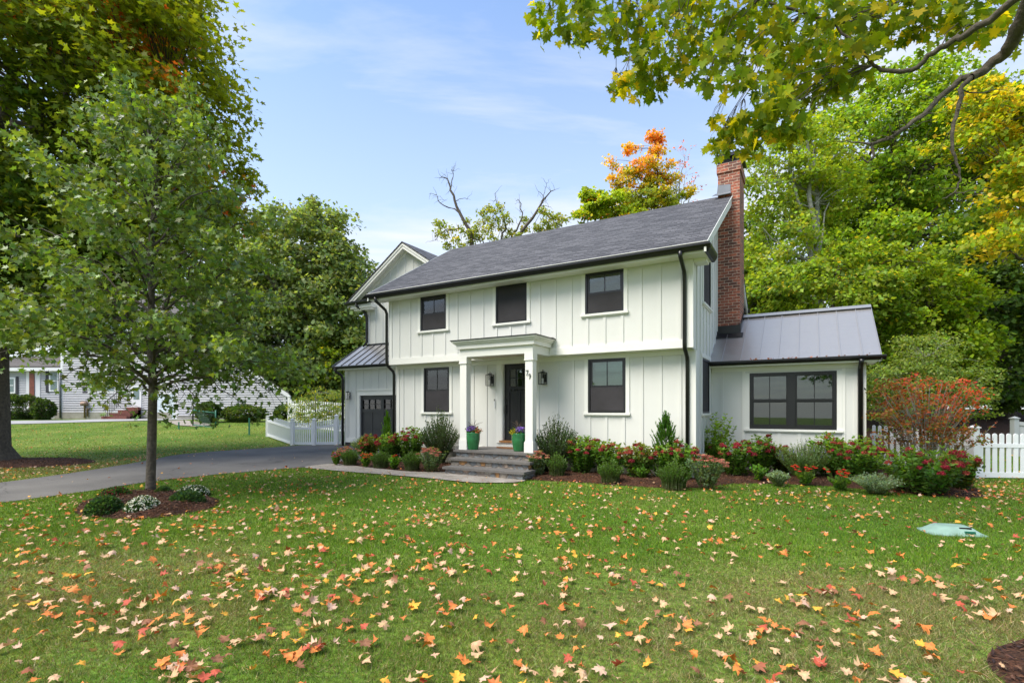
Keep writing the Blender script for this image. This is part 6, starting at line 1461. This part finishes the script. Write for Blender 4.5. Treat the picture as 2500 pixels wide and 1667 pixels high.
tree('yellow_maple', PX(2560, 17), .28, 9.5, [(*pd(2400, 250, 17), 1.0, 1.3, .7), (*pd(2350, 340, 17), .7, 1.2, .7), (*pd(2450, 300, 17), 1.1, 1.3, .8), (*pd(2480, 470, 16), .8, 1.2, 1.5), (*pd(2440, 590, 16), .9, 1.0, .45), (*pd(2540, 420, 17), 1.6, 1.6, 3)], 200, 70, .5, .15, yelcol, 'yellow turning maple at the right edge of the picture', seed=43, nl=10, shell=.2, droop=.2)
tree('low_maple', PX(2040, 18.5), .2, 5.2, [(*pd(2020, 730, 18.5), 2.6, 2.0, 1.25), (*pd(1900, 700, 18.5), 1.4, 1.5, 1.1), (*pd(2160, 690, 18.5), 1.7, 2, 1.5), (*pd(2090, 640, 19), 1.5, 1.6, .9), (*pd(1860, 740, 19), 1, 1, 1.2)], 230, 105, .55, .15,
     mixc(((.15, .25, .03), 3), ((.19, .29, .04), 3), ((.09, .17, .02), 3), ((.36, .34, .04), .6)), 'rounded yellow green maple directly behind the sunroom roof', seed=44, nl=10, droop=.3, shell=.45)
tree('low_maple', PX(2270, 19), .25, 6, [(*pd(2220, 800, 19), 2.0, 1.8, 1.5), (*pd(2280, 720, 19), 1.8, 1.8, 1.3), (*pd(2200, 880, 18.5), 1.6, 1.4, 1.2), (*pd(2330, 850, 18.5), 1.6, 1.4, 1.2)], 240, 90, .6, .155,
     mixc(((.14, .25, .02), 3), ((.19, .30, .02), 3), ((.09, .17, .018), 2)), 'bright green maple behind the tall red leaved shrub', seed=45, nl=10, droop=.3)
tree('dark_tree', PX(2450, 22), .3, 8, [(*pd(2430, 800, 22), 2.6, 2.5, 3.0), (*pd(2490, 640, 22), 2.4, 2.5, 3.0), (*pd(2350, 700, 23), 2.0, 2, 2), (*pd(2420, 950, 22), 2.4, 2, 1.4)], 300, 90, .85, .20,
     mixc(((.04, .09, .018), 3), ((.06, .12, .02), 3), ((.08, .16, .02), 1)), 'dark green tree at the right edge above the fence', seed=46, nl=10, droop=.3)
tree('background_tree', (24, 40), .4, 10, [(22, 40, 9, 9, 5, 9), (32, 40, 9, 9, 5, 10)], 420, 90, 1.5, .34, GRN, 'dark woodland tree far behind the right hand maples', seed=47)
tree('background_tree', (15, 34), .4, 8, [(15.5, 34, 6, 6, 4, 6.5)], 260, 90, 1.3, .30, GRN, 'dark woodland tree behind the sunroom roof ridge', seed=48)
tree('background_tree', (24, 29), .4, 7, [(24, 29, 4, 7, 3, 4.5)], 260, 90, 1.1, .27, mixc(((.04, .085, .018), 3), ((.06, .11, .02), 2)), 'low dark woodland tree at the far right behind the fences', seed=49)
tree('leafy_bush', PX(2240, 14.6), .07, 2.8, [(*pd(2200, 930, 14.6), 1.15, .9, .75), (*pd(2310, 930, 14.4), 1.1, .9, .8), (*pd(2160, 1000, 14.6), .6, .6, .6), (*pd(2380, 985, 14.4), .55, .6, .55), (*pd(2260, 860, 14.8), .9, .8, .6)], 230, 60, .32, .085,
     mixc(((.12, .20, .045), 3), ((.17, .25, .07), 3), ((.08, .15, .03), 2)), 'wide green bush behind the red leaved shrub and fence', cat='bush', tpl=OVAL, seed=50, nl=10, bark='palebark', flare=1.1, droop=.1)

# -- overhanging sugar maple, trunk just outside the right edge
def overhang():
    r = np.random.default_rng(77); X0, Y0 = 4.5, 2.5; rt = root('overhanging_maple', (X0, Y0, 0), 0, 'near maple whose limb and large yellow green leaves hang into the top right', 'tree'); O = np.array([X0, Y0, 0]); m = MB(O); L = Leaves()
    def s(px, py, Y): return np.array(pd(px, py, Y))
    m.tube([(X0, Y0, -.1), (X0, Y0, .05), (X0, Y0, .4), (X0+.05, Y0+.1, 2.5), (X0+.1, Y0+.3, 4.2)], [.42, .36, .27, .24, .20], 14); T0 = np.array([X0+.1, Y0+.3, 4.2])
    def path(P, r0, r1, seg=8):
        Q = []
        for i in range(len(P)-1):
            for t_ in (0, .34, .67): Q.append(P[i]*(1-t_)+P[i+1]*t_+(r.normal(size=3)*.010 if t_ else 0))
        Q.append(P[-1]); m.tube([tuple(q) for q in Q], list(np.linspace(r0, r1, len(Q))), seg, False); return Q
    A = path([T0, s(2580, -120, 4.6), s(2505, 30, 5.1), s(2480, 85, 5.25), s(2455, 130, 5.4), s(2410, 165, 5.5), s(2370, 190, 5.5)], .095, .040, 10)
    B_ = path([A[-1], s(2350, 190, 5.6), s(2310, 225, 5.6), s(2270, 265, 5.6), s(2215, 310, 5.6), s(2165, 340, 5.6), s(2126, 352, 5.6)], .036, .016)
    path([s(2126, 352, 5.6), s(2080, 348, 5.7), s(2040, 345, 5.8)], .012, .004, 5); path([s(2129, 352, 5.6), s(2134, 380, 5.6), s(2118, 397, 5.6), s(2100, 385, 5.6)], .016, .006, 6)
    C_ = path([A[-1], s(2352, 208, 5.5), s(2342, 250, 5.5), s(2328, 300, 5.5), s(2325, 350, 5.5), s(2335, 400, 5.5), s(2346, 440, 5.5), s(2330, 470, 5.5), s(2300, 485, 5.5)], .027, .004)
    D_ = path([s(2560, -60, 4.6), s(2440, 30, 5.0), s(2360, 85, 5.2), s(2325, 100, 5.3), s(2280, 130, 5.4), s(2240, 165, 5.5), s(2200, 176, 5.6), s(2150, 172, 5.7), s(2132, 160, 5.7), s(2090, 110, 5.8), s(2040, 60, 5.9), s(1960, 30, 5.9)], .038, .010)
    path([s(2350, 220, 5.5), s(2400, 228, 5.5), s(2460, 222, 5.6)], .010, .003, 4)
    for (a_, b_, n_) in ((C_, .5, 10), (B_, .5, 14)):
        for _ in range(n_): p = a_[r.integers(6, len(a_))]; limb(m, p, p+rdir(1, r)[0]*[.35, .3, .3], .006, .0015, .05, 6, 3, .08, r)
    # leaf sprays: (px, py, radius px, leaves)
    G = [(1330, 25, 45, 34), (1325, 85, 22, 8), (1410, 30, 60, 50), (1430, 95, 32, 16), (1500, 30, 70, 60), (1510, 75, 40, 24), (1580, 20, 60, 44), (1560, 95, 45, 26), (1650, 40, 75, 60), (1600, 130, 50, 34), (1560, 160, 42, 26), (1520, 205, 28, 20), (1500, 222, 18, 9), (1560, 205, 38, 26), (1600, 215, 32, 18), (1612, 180, 30, 16), (1690, 90, 60, 46), (1660, 150, 45, 28), (1668, 185, 22, 9), (1740, 50, 75, 64), (1740, 150, 50, 34), (1725, 200, 24, 12), (1780, 200, 28, 14), (1810, 110, 60, 50), (1830, 40, 75, 64), (1850, 180, 52, 40), (1890, 120, 62, 54), (1900, 40, 75, 64), (1930, 190, 52, 42),
         (1880, 235, 42, 30), (1860, 280, 42, 32), (1905, 290, 42, 34), (1945, 260, 42, 30), (1850, 320, 34, 24), (1955, 310, 30, 18), (1930, 335, 22, 10), (1800, 300, 26, 18), (1775, 320, 28, 20), (1750, 345, 26, 18), (1765, 365, 20, 10), (1810, 345, 32, 24), (1835, 370, 22, 10), (1745, 290, 14, 5), (1980, 130, 62, 56), (1990, 50, 75, 64), (1990, 210, 45, 32), (2040, 160, 52, 44), (2060, 60, 70, 60), (2045, 215, 34, 20), (2100, 120, 50, 38), (2110, 185, 30, 16), (2140, 40, 60, 48), (2130, 90, 30, 16), (2200, 20, 60, 40), (2230, 60, 40, 22), (2280, 15, 60, 44), (2330, 45, 45, 26), (2380, 20, 60, 46), (2350, 80, 30, 14), (2420, 60, 40, 22), (2470, 20, 50, 30), (2490, 110, 26, 10), (2260, 80, 22, 8), (2370, 70, 25, 10),
         (1400, -60, 120, 80), (1600, -70, 140, 110), (1800, -70, 150, 130), (2000, -70, 150, 130), (2200, -70, 150, 120), (2400, -70, 150, 110)]
    prev = None; anch = [s(2040, 60, 5.9), s(1960, 30, 5.9), s(1850, 0, 6.1), s(1700, -40, 6.2), s(1550, -60, 6.3), s(1400, -60, 6.3)]; path(anch, .02, .006, 6); AN = np.array([np.array(p) for p in anch]+[D_[i] for i in range(10, len(D_))])
    for px, py, rp, n in G:
        Yc = 5.9+r.uniform(-.5, .6)+(.4 if px < 1700 else 0); c = s(px, py, Yc); n = int(n*1.5); u = nrm(r.normal(size=(n, 3)))*r.uniform(0, 1, (n, 1))**.4*(rp/F*Yc); P = c+u*[1, 1.5, 1]
        D = nrm(r.normal(size=(n, 3))*[.55, .5, .4]+[-.05, 0, -.75]); Nn = nrm(r.normal(size=(n, 3))*.6+[0, -.75, .5])
        g = r.normal(); bc = np.array([(.15, .23, .012), (.19, .26, .012), (.25, .30, .015), (.11, .18, .012)])[r.integers(0, 4, n)]; yl = r.uniform(0, 1, n) < (.08 if g < .9 else .30); bc = np.where(yl[:, None], np.array((.48, .42, .02)), bc)
        if 250 < py < 400 and px < 1850: bc = np.where((r.uniform(0, 1, n) < .28)[:, None], np.array((.42, .42, .02)), bc)
        L.add(P-O, D, Nn, r.uniform(.068, .138, n), jit(bc, n, .15, r), MAPLE, fold=r.uniform(-.1, .35, n), curl=r.uniform(-.3, .2, n))
        k = int(np.argmin(np.linalg.norm(AN-c, axis=1)+.6*np.maximum(0, c[2]-AN[:, 2]))); cc = limb(m, AN[k], c, .007, .003, .10, 7, 4, .03, r)
        for q in P[:: max(1, n//7)]: limb(m, cc[5], q, .003, .0012, .05, 4, 3, .05, r)
    m.build('trunk', M['bark'], rt); L.build('crown', M['mapleleaf'], rt)
overhang()
tree('sprig_tree', (-19, 9), .2, 9, [(-8.1, 14, 12.6, .6, .5, .22)], 1, 1, .1, .1, GRN, 'x') if False else None

for k, (x, y) in enumerate(((-9, -24), (4, -27), (17, -20))):
    tree('street_tree', (x, y), .4, 9, [(x, y, 9, 6, 5, 6)], 170, 34, 1.5, .42, GRN, ['green tree across the street behind the viewer, left of three', 'green tree across the street behind the viewer, middle of three', 'green tree across the street behind the viewer, right of three'][k], seed=60+k)
# ================================================================== SKY, SUN, CAMERA
SUN_EL, SUN_AZ = R(55), R(-122)          # azimuth measured from +Y towards +X
w = bpy.data.worlds.new('World'); scene.world = w; w.use_nodes = True; nt = w.node_tree; nt.nodes.clear(); Lk = nt.links
out = nt.nodes.new('ShaderNodeOutputWorld'); bg = nt.nodes.new('ShaderNodeBackground'); bg.inputs['Strength'].default_value = .112
sky = nt.nodes.new('ShaderNodeTexSky'); sky.sky_type = 'NISHITA'; sky.sun_disc = False; sky.sun_elevation = SUN_EL; sky.sun_rotation = SUN_AZ
sky.air_density = 1.3; sky.dust_density = .6; sky.ozone_density = 2.5; sky.altitude = 50
tc = nt.nodes.new('ShaderNodeTexCoord'); sp = nt.nodes.new('ShaderNodeSeparateXYZ'); Lk.new(tc.outputs['Generated'], sp.inputs[0])
def mth(op, a_, b_=None):
    n = nt.nodes.new('ShaderNodeMath'); n.operation = op
    for i, v in enumerate((a_, b_)):
        if v is None: continue
        if isinstance(v, (int, float)): n.inputs[i].default_value = v
        else: Lk.new(v, n.inputs[i])
    return n.outputs[0]
zc = mth('MAXIMUM', mth('ADD', sp.outputs['Z'], .06), .02); cx_ = mth('DIVIDE', sp.outputs['X'], zc); cy_ = mth('DIVIDE', sp.outputs['Y'], zc)
cb = nt.nodes.new('ShaderNodeCombineXYZ'); Lk.new(cx_, cb.inputs[0]); Lk.new(cy_, cb.inputs[1])
mp = nt.nodes.new('ShaderNodeMapping'); mp.inputs['Scale'].default_value = (.5, 1.15, 1); mp.inputs['Location'].default_value = (3.1, 1.4, 0); mp.inputs['Rotation'].default_value = (0, 0, R(12)); Lk.new(cb.outputs[0], mp.inputs[0])
no = nt.nodes.new('ShaderNodeTexNoise'); no.inputs['Scale'].default_value = 1.1; no.inputs['Detail'].default_value = 9; no.inputs['Roughness'].default_value = .58; no.inputs['Distortion'].default_value = .4; Lk.new(mp.outputs[0], no.inputs[0])
mr = nt.nodes.new('ShaderNodeMapRange'); mr.inputs['From Min'].default_value = .44; mr.inputs['From Max'].default_value = .68; mr.inputs['To Max'].default_value = .7; Lk.new(no.outputs['Fac'], mr.inputs[0])
low = nt.nodes.new('ShaderNodeMapRange'); low.inputs['From Min'].default_value = .74; low.inputs['From Max'].default_value = .0; low.inputs['To Min'].default_value = .0; low.inputs['To Max'].default_value = .75; Lk.new(sp.outputs['Z'], low.inputs[0])
fac = mth('MINIMUM', mth('ADD', mr.outputs[0], low.outputs[0]), .9)
mx = nt.nodes.new('ShaderNodeMix'); mx.data_type = 'RGBA'; mx.inputs['B'].default_value = (3.9, 4.05, 4.3, 1); Lk.new(fac, mx.inputs['Factor']); tn = nt.nodes.new('ShaderNodeMix'); tn.data_type = 'RGBA'; tn.blend_type = 'MULTIPLY'; tn.inputs['Factor'].default_value = 1; tn.inputs['B'].default_value = (.88, 1.0, 1.14, 1); Lk.new(sky.outputs[0], tn.inputs['A']); Lk.new(tn.outputs['Result'], mx.inputs['A'])
Lk.new(mx.outputs['Result'], bg.inputs['Color']); Lk.new(bg.outputs[0], out.inputs['Surface'])
sl = bpy.data.lights.new('sun', 'SUN'); sl.energy = 2.7; sl.angle = R(38); sl.color = (1, .93, .80); so_ = bpy.data.objects.new('sun', sl); COL.objects.link(so_)
dv = Vector((math.sin(SUN_AZ)*math.cos(SUN_EL), math.cos(SUN_AZ)*math.cos(SUN_EL), math.sin(SUN_EL))); so_.rotation_euler = dv.to_track_quat('Z', 'Y').to_euler()
cam = bpy.data.cameras.new('camera'); co = bpy.data.objects.new('camera', cam); COL.objects.link(co); co.location = (0, 0, CH); co.rotation_euler = (R(90), 0, 0)
cam.sensor_width = 36; cam.lens = 36*F/2500; cam.shift_y = 164.5/2500; cam.clip_start = .1; cam.clip_end = 900; scene.camera = co
scene.view_settings.view_transform = 'Standard'; scene.view_settings.look = 'None'; scene.view_settings.exposure = 1.2; scene.view_settings.gamma = 1
scene.render.engine = 'CYCLES'; scene.cycles.max_bounces = 8; scene.cycles.transparent_max_bounces = 8; scene.cycles.diffuse_bounces = 4; scene.cycles.transmission_bounces = 4
